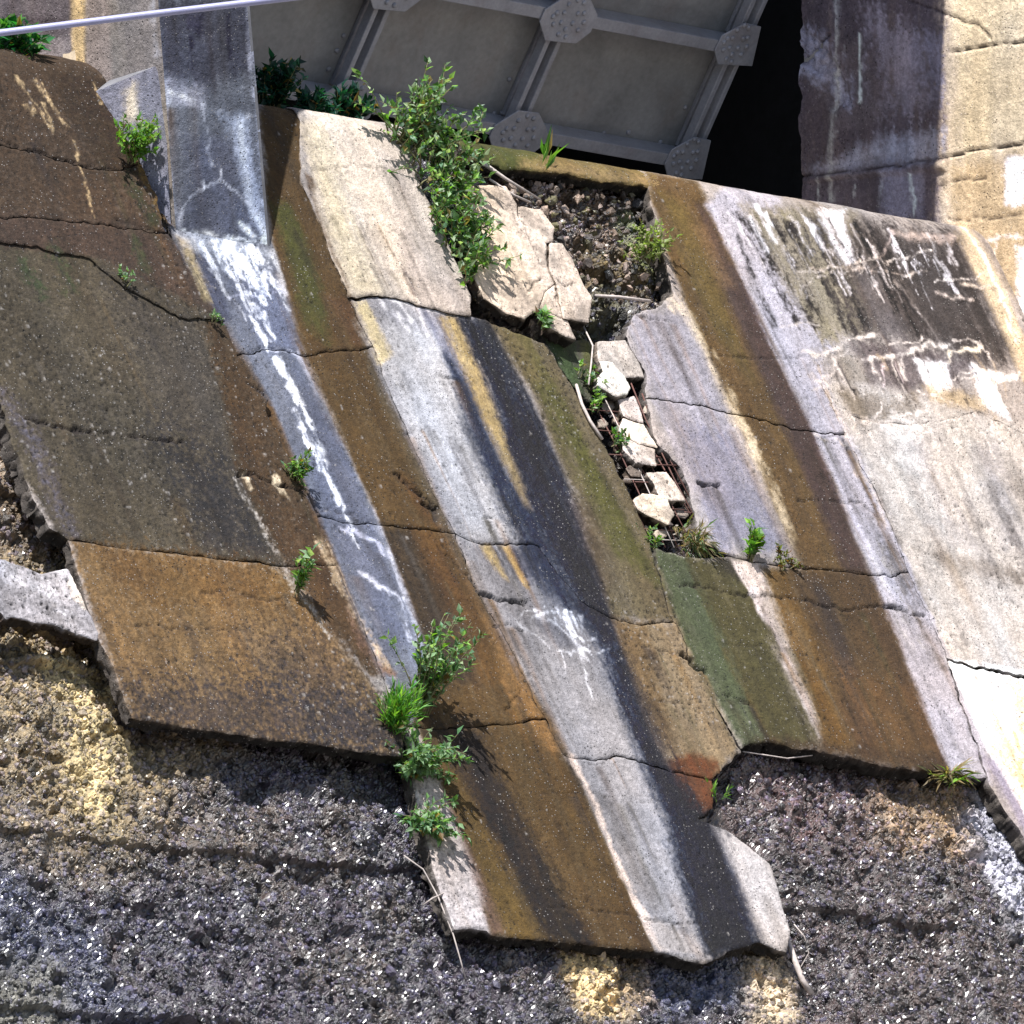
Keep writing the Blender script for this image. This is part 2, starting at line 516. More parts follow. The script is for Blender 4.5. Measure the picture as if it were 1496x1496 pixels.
A([(640, 1060), (700, 1075), (800, 1250), (860, 1380), (800, 1375), (740, 1250)], (48, 38, 32), 16, .9, .9)
A([(595, 1062), (612, 1070), (632, 1115), (705, 1300), (718, 1365), (660, 1362), (610, 1200)], (196, 188, 186), 6, 1, .5)
A([(640, 1130), (690, 1270), (720, 1365), (740, 1368), (690, 1240)], (132, 106, 98), 8, .7)
A([(600, 1060), (690, 1050), (720, 1120), (650, 1100)], (60, 50, 46), 16, .5, .9)
# grey strip of the middle
A([(512, 436), (560, 430), (700, 462), (720, 560), (800, 760), (900, 930), (1035, 1180), (1040, 1405), (962, 1392), (830, 1100), (705, 872), (560, 560)], (158, 156, 160), 5, 1, .4)
A([(530, 470), (640, 480), (700, 600), (790, 790), (690, 790), (600, 620)], (190, 188, 190), 16, .9, .6)
A([(515, 440), (540, 440), (575, 520), (555, 530)], (215, 196, 160), 6, .8, .8)
A([(700, 795), (790, 800), (850, 880), (890, 930), (860, 960), (760, 900), (720, 850)], (140, 138, 142), 10, .7, .8)
A([(706, 797), (780, 800), (800, 850), (760, 850)], (70, 72, 92), 12, .6, .9)
A([(760, 960), (830, 950), (900, 1040), (960, 1180), (1030, 1390), (980, 1370), (880, 1180)], (168, 166, 170), 18, .7, .6)
Ln([(832, 1105), (862, 1155), (880, 1200), (920, 1300), (965, 1388)], 6, (222, 208, 200), 4, .9, .8)
A([(950, 1340), (1010, 1365), (1035, 1400), (965, 1390)], (196, 186, 180), 8, .8)
for ln in ([(545, 436), (572, 452), (595, 480)], [(575, 436), (600, 470)], [(600, 438), (612, 465), (622, 495)], [(625, 445), (640, 480), (648, 510)], [(560, 436), (640, 452), (690, 464)]):
    Ln(ln, 4.5, (226, 222, 222), 3.5, .85, 1.0, .4)
A([(612, 450), (660, 470), (720, 590), (690, 590)], (110, 112, 134), 10, .55, 1.0)
A([(652, 520), (694, 570), (740, 680), (800, 780), (850, 900), (800, 870), (740, 760), (680, 620)], (30, 52, 84), 14, .95, .6, .7)
A([(646, 464), (668, 464), (690, 505), (712, 550), (745, 640), (778, 745), (768, 738), (730, 665), (692, 585), (664, 510)], (188, 160, 112), 8, .8, .6)
A([(702, 796), (715, 796), (742, 850), (732, 842)], (200, 172, 124), 4, .75, .5)
A([(729, 796), (744, 796), (772, 860), (762, 854)], (200, 166, 112), 4, .75, .5)
Ln([(722, 796), (745, 840)], 3, (205, 205, 215), 3, .7)
A([(672, 466), (712, 466), (800, 640), (882, 850), (905, 930), (1000, 1125), (1062, 1210), (1115, 1385), (1030, 1395), (970, 1200), (880, 960), (830, 880), (780, 760), (712, 560)], (22, 46, 78), 12, 1, .8, .8)
A([(1040, 1330), (1110, 1370), (1060, 1390), (1030, 1395)], (20, 34, 52), 8, .7, .6, .6)
# speckled olive part and below
A([(712, 466), (800, 500), (860, 570), (965, 790), (990, 910), (892, 902), (838, 720), (770, 560)], (120, 106, 84), 9, 1, .8)
A([(745, 480), (770, 490), (850, 640), (940, 800), (960, 850), (900, 800), (810, 620)], (104, 98, 44), 12, .8, .9)
A([(700, 460), (760, 470), (800, 560), (770, 560)], (128, 112, 84), 12, .6)
A([(815, 720), (860, 740), (900, 850), (880, 880)], (86, 66, 54), 14, .5)
A([(892, 905), (988, 910), (1085, 1090), (1045, 1138), (965, 1122), (925, 1010)], (148, 128, 106), 8, 1, .7)
A([(892, 905), (940, 915), (985, 1100), (950, 1070)], (132, 104, 72), 12, .7, 1.0)
A([(970, 1112), (1012, 1100), (1048, 1112), (1045, 1180), (1018, 1198), (1000, 1180)], (122, 74, 36), 7, .95, .5)
A([(1040, 1205), (1065, 1208), (1132, 1258), (1165, 1370), (1150, 1392), (1118, 1375), (1085, 1290)], (196, 188, 184), 14, 1, .5)
for q in ((797, 890, 22), (806, 892, 30), (815, 888, 26), (822, 893, 40), (832, 893, 34), (840, 896, 44), (846, 900, 30), (788, 896, 14)):
    Ln([(q[0], q[1]), (q[0]+q[2]*.2, q[1]+q[2]*.5), (q[0]+q[2]*.42, q[1]+q[2])], 3.4, (228, 228, 234), 2, .85, 1.3, .6)
for ln in ([(752, 903), (775, 922), (800, 945), (835, 956), (848, 946)], [(785, 900), (805, 908), (828, 925), (847, 946), (868, 958)], [(846, 946), (872, 952), (892, 946)], [(848, 950), (860, 990), (866, 1020)],
           [(838, 930), (850, 938), (868, 930)], [(775, 905), (790, 897), (820, 893)], [(818, 950), (824, 985)], [(760, 896), (782, 893)]):
    Ln(ln, 2.4, (226, 226, 232), 1.8, .9, .9)
A([(768, 905), (800, 900), (845, 945), (815, 945)], (120, 120, 128), 6, .6)
# the right-hand slabs
A([(900, 60), (1600, 60), (1800, 1300), (1080, 1100), (960, 800), (900, 500)], (172, 164, 160), 4)
A([(915, 460), (1000, 450), (1080, 640), (1150, 800), (1060, 815), (980, 660)], (168, 162, 168), 14, .8)
A([(1000, 620), (1060, 640), (1140, 800), (1050, 800)], (140, 140, 158), 16, .6, .9)
A([(940, 250), (1018, 262), (1095, 430), (1180, 610), (1262, 820), (1392, 1135), (1200, 1095), (1170, 830), (1070, 600), (1000, 440), (965, 330)], (118, 92, 58), 6, 1, .5)
A([(960, 280), (1000, 300), (1060, 430), (1100, 560), (1040, 480)], (128, 108, 60), 12, .6, .8)
A([(1020, 300), (1100, 440), (1185, 620), (1268, 830), (1392, 1130), (1360, 1110), (1230, 820), (1140, 610), (1060, 440)], (94, 76, 78), 9, .8, .6)
A([(1030, 330), (1075, 420), (1050, 420), (1010, 330)], (150, 120, 92), 8, .5)
Ln([(970, 420), (1010, 470), (1070, 600), (1130, 720), (1160, 790)], 9, (214, 198, 178), 7, .85, .7)
A([(955, 800), (1005, 810), (1155, 1092), (1085, 1095), (1000, 940)], (98, 103, 78), 8, 1, .6)
A([(1000, 812), (1085, 818), (1195, 1092), (1125, 1098)], (100, 90, 58), 9, 1, .7)
A([(1040, 815), (1075, 815), (1090, 850), (1060, 840)], (58, 52, 58), 8, .6)
A([(1068, 818), (1108, 822), (1118, 862), (1100, 868), (1085, 850)], (206, 194, 188), 3.5, 1, .5)
Ln([(1104, 862), (1120, 900), (1142, 950), (1184, 1052)], 8, (208, 200, 200), 4, 1, .5, .7)
A([(1112, 830), (1160, 830), (1262, 1090), (1212, 1095), (1150, 930)], (126, 94, 44), 9, .95, .6)
A([(1150, 830), (1300, 838), (1392, 1132), (1250, 1105)], (106, 82, 56), 10, .85, .6)
A([(1175, 840), (1205, 860), (1290, 1080), (1262, 1085)], (80, 70, 72), 12, .6, .9)
A([(1230, 980), (1360, 1010), (1380, 1110), (1260, 1095)], (128, 94, 58), 18, .5, 1.2)
A([(1100, 1075), (1400, 1105), (1400, 1140), (1090, 1110)], (96, 72, 52), 8, .6, 1.2)
A([(1060, 270), (1140, 285), (1240, 560), (1300, 740), (1420, 980), (1450, 1145), (1392, 1135), (1268, 830), (1180, 610), (1095, 430), (1032, 300)], (186, 182, 190), 6, 1, .5)
A([(1080, 300), (1250, 310), (1300, 480), (1200, 500), (1120, 380)], (158, 148, 130), 12, .9, 1.0)
for ln in ([(1075, 310), (1100, 345), (1140, 430), (1165, 470)], [(1130, 320), (1160, 380), (1190, 450)], [(1180, 330), (1215, 410), (1240, 480)], [(1110, 340), (1130, 390)], [(1160, 330), (1180, 370)], [(1200, 400), (1250, 500)],
           [(1165, 440), (1190, 475)]):
    Ln(ln, 6, (52, 44, 46), 5, .85, 1.5)
A([(1190, 320), (1405, 335), (1500, 520), (1420, 535), (1330, 500), (1265, 490), (1230, 440)], (98, 90, 88), 26, .95, 1.0)
A([(1300, 350), (1400, 370), (1470, 500), (1330, 500), (1290, 420)], (76, 68, 66), 28, .75, 1.1)
A([(1235, 385), (1290, 400), (1330, 500), (1280, 490)], (126, 120, 122), 12, .7)
Ln([(1305, 408), (1340, 450), (1380, 510)], 3, (190, 180, 176), 3, .8, .8)
Ln([(1316, 425), (1350, 470), (1376, 505)], 5, (44, 38, 40), 4, .8, .8)
A([(1392, 320), (1415, 325), (1470, 420), (1520, 560), (1500, 560), (1445, 440)], (208, 188, 166), 8, 1, .5)
Ln([(1402, 325), (1430, 360), (1460, 430), (1490, 500)], 4, (240, 232, 226), 3, .9, .8)
for ln in ([(1108, 300), (1118, 318), (1136, 352)], [(1172, 310), (1185, 335), (1202, 365)], [(1062, 310), (1080, 330), (1085, 340)], [(1095, 320), (1120, 368)]):
    Ln(ln, 6, (246, 244, 250), 3, 1, 1.0)
A([(1190, 305), (1232, 308), (1240, 345), (1248, 385), (1232, 390), (1215, 360)], (248, 246, 252), 5, 1, 1.2)
A([(1300, 338), (1395, 345), (1390, 356), (1330, 350)], (196, 180, 172), 5, .8, 1)
Ln([(1275, 400), (1300, 352), (1305, 340)], 3, (205, 190, 186), 2.5, .8)
Ln([(1180, 392), (1240, 392), (1262, 376)], 2.2, (214, 200, 190), 2, .8)
Ln([(1240, 392), (1290, 396), (1330, 402)], 2.4, (210, 196, 188), 2, .8)
Ln([(1320, 402), (1350, 394)], 3, (220, 206, 196), 2, .8); Ln([(1365, 430), (1420, 438)], 5, (214, 200, 192), 3, .9, .8, .4); Ln([(1405, 418), (1450, 420)], 3.5, (214, 200, 188), 3, .9)
Ln([(1140, 478), (1195, 472)], 2.2, (214, 205, 200), 2, .8)
A([(1240, 500), (1330, 505), (1420, 530), (1400, 560), (1330, 570), (1270, 560)], (116, 106, 108), 10, .8, .9)
A([(1190, 510), (1260, 520), (1270, 560), (1210, 560)], (160, 150, 138), 10, .6, .9)
Ln([(1170, 512), (1205, 520), (1240, 500), (1285, 490)], 3.5, (222, 212, 205), 2.5, .9, .9)
Ln([(1262, 526), (1320, 520), (1360, 502), (1385, 506)], 4, (236, 228, 222), 4, 1, .9)
A([(1335, 525), (1385, 530), (1392, 570), (1370, 580), (1350, 555)], (246, 242, 244), 5, 1, .9)
Ln([(1385, 530), (1392, 515), (1430, 508)], 4, (228, 216, 200), 3, .9, .9)
Ln([(1415, 535), (1435, 545), (1480, 550)], 6, (240, 232, 228), 4, .95, .8)
A([(1415, 535), (1450, 560), (1475, 618), (1455, 605), (1432, 590)], (248, 246, 252), 5, 1, .9)
A([(1355, 560), (1440, 580), (1440, 605), (1365, 600)], (206, 180, 150), 8, .7, .8)
Ln([(1290, 530), (1295, 565)], 2.5, (220, 205, 205), 2, .8); Ln([(1310, 530), (1325, 560)], 2.5, (220, 205, 205), 2, .7)
Ln([(1195, 525), (1210, 555)], 2, (205, 200, 205), 2, .6); Ln([(1225, 535), (1240, 558)], 2, (205, 200, 205), 2, .6)
A([(1205, 555), (1330, 575), (1496, 620), (1800, 700), (1800, 1010), (1496, 985), (1385, 965), (1330, 830), (1240, 640)], (194, 187, 182), 8, 1, .8)
A([(1230, 575), (1340, 580), (1330, 610), (1250, 610)], (140, 128, 116), 12, .7, 1.3)
A([(1330, 800), (1420, 815), (1520, 840), (1520, 860), (1400, 835)], (140, 130, 122), 8, .7, 1.1)
A([(1330, 640), (1350, 640), (1420, 800), (1390, 800)], (172, 166, 166), 14, .6, .9)
A([(1420, 650), (1450, 650), (1500, 800), (1470, 800)], (170, 166, 170), 14, .6, .9)
Ln([(1180, 545), (1205, 570), (1225, 610), (1240, 640), (1252, 690), (1285, 738), (1292, 770)], 4.5, (216, 204, 198), 3, .85, .9)
Ln([(1240, 632), (1262, 612), (1330, 622)], 3, (212, 200, 190), 3, .7, .9)
A([(1380, 962), (1496, 980), (1800, 1010), (1800, 1300), (1560, 1300), (1490, 1190), (1440, 1090)], (250, 248, 250), 5, 1, .6)
Ln([(1445, 1010), (1465, 1060)], 6, (190, 150, 110), 8, .6); A([(1400, 975), (1480, 990), (1470, 1010), (1410, 1000)], (226, 214, 206), 10, .7, 1.3); A([(1440, 1040), (1500, 1090), (1500, 1190), (1470, 1130)], (222, 196, 160), 14, .7, 1.4); A([(1480, 990), (1520, 1000), (1540, 1100), (1490, 1180)], (226, 190, 140), 12, .6, 1)
A([(1430, 1100), (1455, 1110), (1520, 1220), (1560, 1330), (1500, 1230)], (168, 160, 172), 8, 1, .6)
_r = random.Random(5)
def run(x0, y0, L, k=.458):
    return [(x0+k*L*t/3+_r.uniform(-1.5, 1.5), y0+L*t/3) for t in range(4)]
for i in range(46):
    x0 = _r.uniform(1068, 1300); y0 = 296+0.14*(x0-1060)+_r.uniform(0, 70)
    Ln(run(x0, y0, _r.uniform(30, 130)), _r.uniform(1.0, 3.8), (38, 32, 34), 3, _r.uniform(.5, .9), 1.3, .5)
for i in range(40):
    x0 = _r.choice((_r.uniform(1080, 1250), _r.uniform(1250, 1400))); y0 = 298+0.14*(x0-1060)+_r.uniform(-2, 50)
    Ln(run(x0, y0, _r.uniform(15, 90)), _r.uniform(.8, 2.6), (232, 226, 228), 1.6, _r.uniform(.4, .9), 1.4, .6)
for i in range(30):
    x0 = _r.uniform(1190, 1460); y0 = 515+_r.uniform(0, 60)
    Ln(run(x0, y0, _r.uniform(20, 70)), _r.uniform(.8, 2.2), _r.choice(((226, 216, 210), (60, 50, 52), (180, 160, 140))), 2, _r.uniform(.4, .8), 1.4, .6)
for i in range(26):
    x, y = _r.uniform(1150, 1440), _r.choice((_r.uniform(380, 440), _r.uniform(490, 600), _r.uniform(600, 680)))
    pts = [(x, y)]; a = _r.uniform(-.5, .5)
    for k in range(_r.randint(3, 7)):
        a += _r.uniform(-.9, .9); a *= .8
        x += 13*math.cos(a); y += 13*math.sin(a); pts.append((x, y))
    Ln(pts, _r.uniform(.8, 2.4), (226, 216, 210), 1.6, _r.uniform(.5, .9), 1.2, .3)
for i in range(24):
    x0 = _r.uniform(1230, 1490); y0 = _r.uniform(600, 800)
    Ln(run(x0, y0, _r.uniform(60, 220)), _r.uniform(4, 14), _r.choice(((150, 144, 142), (214, 210, 206), (120, 112, 108))), 10, _r.uniform(.25, .5), 1.2, .5)
A([(672, 466), (706, 466), (792, 640), (874, 850), (898, 930), (990, 1125), (1050, 1215), (1104, 1388), (1036, 1395), (980, 1200), (892, 960), (842, 880), (795, 760), (722, 560)], (10, 26, 52), 14, .85, .9, .8)
# the newer layer at the top of the middle
def paint_overlay(px, py, x, s):
    return [('p', [(430, 60), (720, 60), (720, 480), (480, 480)], (194, 184, 174), 4, 1, .3, 0),
            ('p', [(540, 170), (600, 200), (700, 420), (690, 470), (600, 440)], (188, 178, 172), 20, .8, .8, 0),
            ('p', [(440, 180), (470, 180), (560, 430), (505, 430)], (210, 196, 174), 20, .8, .6, 0),
            ('l', [(447, 255), (470, 330), (512, 435)], 5, (110, 82, 60), 5, .8, .8, 0, 0),
            ('l', [(545, 330), (590, 400), (600, 430)], 1.5, (120, 105, 100), 2, .6, 1.0, 0, 0)]

def do_paint(layers, px, py, x, s, base):
    w1 = vn(x*13, s*1.3, 3); w2 = vn(x*38, s*5, 4); w3 = fbm(x*26, s*26, 5, 3)
    g1 = 0.55*vn(x*20+0.6*w3, s*2.2, 8)+0.45*fbm(x*46+1.2*w3, s*7, 9, 3)
    g2 = fbm(x*45, s*45, 12, 4, 0.7)
    ISO = sstep(600, 520, px-0.458*(py-1000))*sstep(60, 140, py)
    wpx = px+3.2*w1+1.8*w2+2.0*w3; wpy = py+2.5*w3
    C = np.empty(px.shape+(4,)); C[..., :3] = lin(base); C[..., 3] = 0
    for L in layers:
        if L[0] == 'p':
            _, poly, c, soft, op, grain, wet = L
            P = np.array(poly, float)
            bb = (px > P[:, 0].min()-60) & (px < P[:, 0].max()+60) & (py > P[:, 1].min()-60) & (py < P[:, 1].max()+60)
            if not bb.any(): continue
            d = -sdf_poly(wpx[bb], wpy[bb], P)
            v = soft*0.1
        else:
            _, line, w, c, soft, op, grain, taper, wet = L
            P = np.array(line, float)
            bb = (px > P[:, 0].min()-40) & (px < P[:, 0].max()+40) & (py > P[:, 1].min()-40) & (py < P[:, 1].max()+40)
            if not bb.any(): continue
            dd, u = dist_line(wpx[bb]+4.5*fbm(x[bb]*11, s[bb]*11, 18, 3), wpy[bb]+4.5*fbm(x[bb]*11, s[bb]*11, 19, 3), P)
            wl = w*(1-taper*u)*(0.55+0.75*fbm(x[bb]*15, s[bb]*8, 17, 3)+0.2*g1[bb]) if w > 1.7 else w*(1-taper*u)
            d = wl-dd+(0 if w > 1.7 else 0)
        iso = sstep(600, 520, px[bb]+0*py[bb]-0.458*(py[bb]-1000))*sstep(60, 140, py[bb])
        gr = grain*soft*(0.9*g1[bb]*(1-iso)+(0.8+1.0*iso)*g2[bb])
        m = sstep(-soft, soft, d+gr)*op
        m = np.clip(m*(1+0.25*grain*g1[bb]*(1-iso)+(0.15+.3*iso)*grain*g2[bb]), 0, 1)[:, None]
        tgt = np.concatenate([lin(c), [wet]])
        C[bb] = C[bb]*(1-m)+tgt*m
    for (x0, s0_, L, w, c, op) in RUNS:
        bb = (np.abs(x-x0) < w*2.5+.03) & (s < s0_+.02) & (s > s0_-L)
        if not bb.any(): continue
        t = (s0_-s[bb])/L
        xx = x[bb]-x0-0.012*vn(s[bb]*3, x0*9+0*s[bb], 301)
        m = np.exp(-(xx/(w*(1-.5*t)))**2)*sstep(0, .03, t)*(1-t)**.7*op*np.clip(0.75+0.9*g1[bb], 0, 1.2)
        C[bb, :3] = C[bb, :3]*(1-m[:, None])+lin(c)*m[:, None]
    mo = 1+0.20*fbm(x*1.7+3, s*0.9, 201, 4)+0.12*fbm(x*16, s*1.5, 205, 3)+0.10*fbm(x*8, s*8, 209, 4)
    hu = 0.06*fbm(x*3.1, s*1.6, 213, 3)
    C[..., :3] *= mo[..., None]*np.stack([1+hu, 1+0*hu, 1-1.3*hu], -1)
    C[..., :3] = np.clip(0.30*(np.clip(C[..., :3], 0.001, 2)/0.30)**1.5, 0.004, 0.85)
    lum = (C[..., :3]*np.array([.3, .59, .11])).sum(-1, keepdims=True)
    C[..., :3] = np.clip(lum+0.92*(C[..., :3]-lum), 0.003, 0.85)
    sat_ = np.clip((C[..., 0]-C[..., 2])/(C[..., 0]+1e-4), 0, 1)
    sat_ = np.clip((sat_-0.3)/0.7, 0, 1)
    C[..., 0] *= 1-0.09*sat_; C[..., 1] *= 1+0.10*sat_
    sp_ = fbm(x*62, s*62, 221, 2)
    C[..., :3] *= np.clip(1+(0.20+0.30*ISO)*sp_, 0.3, 1.6)[..., None]
    return C

# cracks carved into the slabs (photo pixels): line, half width in metres, depth
CRACKS = [
    ([(0, 206), (60, 224), (110, 240), (160, 246)], .010, .02), ([(30, 612), (110, 628), (200, 638), (270, 646)], .012, .02),
    ([(350, 694), (372, 690), (390, 704), (440, 716)], .014, .03), ([(290, 868), (340, 862), (390, 878), (445, 872)], .006, .012),
    ([(200, 912), (280, 920), (360, 920)], .008, .012), ([(440, 760), (480, 742), (560, 765)], .006, .01),
    ([(455, 250), (520, 240), (580, 250), (620, 240)], .004, .008), ([(470, 315), (540, 330), (600, 345), (660, 350)], .003, .006),
    ([(525, 385), (570, 400), (590, 398), (600, 408), (650, 412)], .004, .008),
    ([(575, 690), (600, 712), (625, 730), (640, 745)], .012, .03), ([(620, 735), (636, 742), (640, 760)], .014, .035),
    ([(640, 800), (665, 822), (692, 850), (698, 868)], .008, .02), ([(700, 866), (725, 876), (770, 882)], .017, .05),
    ([(722, 918), (745, 912), (765, 920)], .008, .02), ([(740, 1040), (760, 1010), (775, 985)], .006, .015),
    ([(860, 1118), (885, 1112), (898, 1106)], .006, .01), ([(790, 1160), (870, 1158), (905, 1170), (940, 1170)], .004, .008),
    ([(800, 1325), (900, 1332), (960, 1345), (1020, 1350)], .006, .012), ([(560, 1288), (700, 1292)], .004, .008),
    ([(590, 636), (625, 625), (680, 650)], .004, .008), ([(640, 550), (700, 560)], .004, .008),
    ([(990, 856), (1010, 854), (1070, 868), (1150, 872), (1240, 892), (1270, 884), (1320, 888)], .008, .018),
    ([(1050, 940), (1120, 945), (1170, 952)], .004, .008), ([(1060, 1014), (1100, 1030)], .008, .02),
    ([(1290, 760), (1260, 735), (1180, 730), (1150, 735)], .006, .014), ([(1060, 390), (1110, 395), (1180, 392)], .004, .008),
    ([(1050, 520), (1110, 525), (1180, 520)], .005, .01), ([(1200, 640), (1240, 632)], .006, .012), ([(1240, 665), (1235, 640)], .008, .02),
    ([(1020, 705), (1050, 712)], .014, .06), ([(930, 942), (960, 948), (1000, 958)], .006, .012), ([(940, 1020), (1010, 1030)], .004, .008),
    ([(1000, 955), (1020, 975), (1032, 982)], .02, .06), ([(1170, 1000), (1230, 985), (1300, 1000)], .003, .006),
    ([(1300, 885), (1330, 895), (1350, 900)], .01, .02), ([(360, 560), (385, 572), (396, 590)], .01, .02),
    ([(690, 755), (725, 757)], .004, .008), ([(170, 322), (240, 340)], .008, .015),
    ([(110, 600), (170, 596)], .004, .008), ([(980, 470), (930, 462)], .006, .015),
]
BUMPS = [  # thick lime deposits that stand proud: line, half width (m), height
    ([(1262, 526), (1320, 520), (1360, 502), (1385, 506)], .035, .05), ([(1335, 530), (1370, 545), (1385, 570)], .05, .05),
    ([(1415, 535), (1440, 560), (1470, 612)], .05, .05), ([(1170, 512), (1205, 520), (1240, 500), (1285, 490)], .02, .03),
    ([(1195, 555), (1235, 625), (1262, 680), (1288, 738)], .018, .025), ([(1205, 320), (1225, 360), (1238, 385)], .05, .035),
    ([(1385, 530), (1392, 515), (1480, 512)], .03, .04), ([(1365, 430), (1420, 438)], .03, .03), ([(1405, 418), (1450, 420)], .02, .02),
    ([(1310, 345), (1395, 350)], .03, .03), ([(770, 892), (800, 905), (845, 950), (890, 948)], .02, .02),
    ([(318, 352), (352, 432), (402, 520)], .03, .012), ([(400, 515), (434, 600), (446, 640), (500, 750)], .022, .015),
]

G = 0.012
def relief(x, s):
    return 0.010*fbm(x*1.6, s*1.1, 21, 3)+0.004*fbm(x*9, s*7, 24, 3)+0.0016*fbm(x*40, s*40, 27, 2)

def warp(x, s, a=1.0):
    return (x+a*(0.016*vn(x*5, s*5, 41)+0.010*vn(x*14, s*14, 42)+0.006*vn(x*38, s*38, 43)),
            s+a*(0.014*vn(x*5, s*5, 44)+0.009*vn(x*14, s*14, 45)+0.005*vn(x*38, s*38, 46)))

RUNS = []
for i in range(230):
    ln = _r.choice(CRACKS)[0]
    k = _r.randrange(len(ln)-1); t = _r.random()
    q = pix(ln[k][0]+(ln[k+1][0]-ln[k][0])*t, ln[k][1]+(ln[k+1][1]-ln[k][1])*t, 0.0)
    RUNS.append((q[0], q[1]+_r.uniform(-.02, .02), _r.uniform(.15, 1.3), _r.uniform(.006, .04), _r.choice(((48, 38, 32), (70, 50, 34), (60, 60, 72), (150, 110, 60), (110, 104, 100), (90, 84, 60))), _r.uniform(.2, .6)))
for i in range(200):
    q = pix(_r.uniform(0, 1496), _r.uniform(120, 1300), 0.0)
    RUNS.append((q[0], q[1], _r.uniform(.3, 2.2), _r.uniform(.008, .06), _r.choice(((48, 38, 32), (70, 54, 40), (60, 60, 72), (130, 100, 60), (120, 116, 112))), _r.uniform(.1, .4)))

def slab_mesh(poly, n, thick, layers=None, base=(165, 158, 154), edge=(104, 96, 90), gap=0.0035, g=None, rough=1.0, cracks=True, wamp=1.0, chip=0.012, tilt=None):
    g = g or G
    xs = np.array([pix(p[0], p[1], n) for p in poly])
    x0, s0 = xs.min(0)-3*g; x1, s1 = xs.max(0)+3*g
    gx = np.arange(x0, x1+g, g); gs = np.arange(s0, s1+g, g)
    X, S = np.meshgrid(gx, gs, indexing='ij')
    wx, ws = warp(X, S, wamp)
    D = sdf_poly(wx, ws, xs)+gap
    gxD, gsD = np.gradient(D, g)
    gn = np.hypot(gxD, gsD)+1e-6
    ins = D < 0
    q = ins[:-1, :-1] | ins[1:, :-1] | ins[:-1, 1:] | ins[1:, 1:]
    out = (~ins)
    Dm = np.where(out, np.minimum(D, 2*g), 0)
    Xs = X-Dm*gxD/gn**2; Ss = S-Dm*gsD/gn**2
    idx = np.arange(X.size).reshape(X.shape)
    F = np.stack([idx[:-1, :-1][q], idx[1:, :-1][q], idx[1:, 1:][q], idx[:-1, 1:][q]], 1)
    used = np.unique(F); remap = -np.ones(X.size, int); remap[used] = np.arange(len(used)); F = remap[F]
    x = Xs.ravel()[used]; s = Ss.ravel()[used]; d = np.minimum(D.ravel()[used], 0)
    h = n+rough*relief(x, s)
    ec = np.clip(1+d/(chip*(1.2+vn(x*20, s*20, 51))), 0, 1)
    h = h-ec**2*chip*0.7
    P0 = surf(x, s, h)
    px, py = project(P0)
    col = do_paint(layers if layers is not None else PAINT, px, py, x, s, base)
    den = 0.55*(0.15+0.85*np.maximum(sstep(600, 520, px-0.458*(py-1000)), sstep(12, -12, sdf_poly(px, py, [(720, 470), (830, 540), (990, 900), (1080, 1090), (1040, 1120), (900, 950), (850, 780)]))))*sstep(-0.15, 0.45, fbm(x*1.6, s*1.0, 315, 4))
    for fq, sd_ in ((24, 311), (40, 317)):
        w_1, w_2, w_c = worley(x*fq, s*fq, sd_)
        k = (w_c > 1-0.5*den)*sstep(0.36, 0.12, w_1)
        h = h-0.22/fq*k*0.9*rough
        col[:, :3] *= (1-0.72*k)[:, None]
        k = (w_c < 0.10*den)*sstep(0.34, 0.12, w_1)
        h = h+0.12/fq*k*rough
        kk = (0.55*k)[:, None]; col[:, :3] = col[:, :3]*(1-kk)+lin((190, 184, 180))*kk
    if cracks:
        wpx = px+2.2*vn(x*24, s*24, 61)+1.6*vn(x*60, s*60, 62); wpy = py+2.6*vn(x*24, s*24, 63)+1.6*vn(x*60, s*60, 64)
        for ln, hw, dep in CRACKS:
            L = np.array(ln, float)
            bb = (px > L[:, 0].min()-12) & (px < L[:, 0].max()+12) & (py > L[:, 1].min()-12) & (py < L[:, 1].max()+12)
            if not bb.any(): continue
            dd, u = dist_line(wpx[bb], wpy[bb], L)
            wloc = hw*190*np.clip(0.6+0.9*fbm(x[bb]*9, s[bb]*9, 66, 3), 0.15, 1.6)+0.4
            k = np.exp(-(dd/wloc)**2)
            h[bb] -= dep*k
            kk = (0.82*k*np.clip(hw/0.009, 0.4, 1))[:, None]
            col[bb, :3] = col[bb, :3]*(1-kk)+lin((42, 34, 32))*kk
        for ln, hw, hh in BUMPS:
            L = np.array(ln, float)
            bb = (px > L[:, 0].min()-30) & (px < L[:, 0].max()+30) & (py > L[:, 1].min()-30) & (py < L[:, 1].max()+30)
            if not bb.any(): continue
            dd, u = dist_line(wpx[bb], wpy[bb], L)
            k = np.clip(1-(dd/(hw*230))**2, 0, 1)
            h[bb] += 0.28*hh*k*(0.5+0.5*vn(x[bb]*22, s[bb]*22, 68))*sstep(0.0, 0.02, -d[bb])
    P = surf(x, s, h)
    # broken sides: ring edges used once
    e = np.concatenate([F[:, [0, 1]], F[:, [1, 2]], F[:, [2, 3]], F[:, [3, 0]]])
    es = np.sort(e, 1); key = es[:, 0].astype(np.int64)*len(used)+es[:, 1]
    u, inv, cnt = np.unique(key, return_inverse=True, return_counts=True)
    be = e[cnt[inv] == 1]
    bv = np.unique(be); bm_ = -np.ones(len(used), int); bm_[bv] = np.arange(len(bv))
    nb = len(bv); rings = 4
    gi = used[bv]
    ox = (gxD/gn).ravel()[gi]; os_ = (gsD/gn).ravel()[gi]
    Vx = [P]; Cx = [col]
    ecol = np.concatenate([lin(edge), [0]])
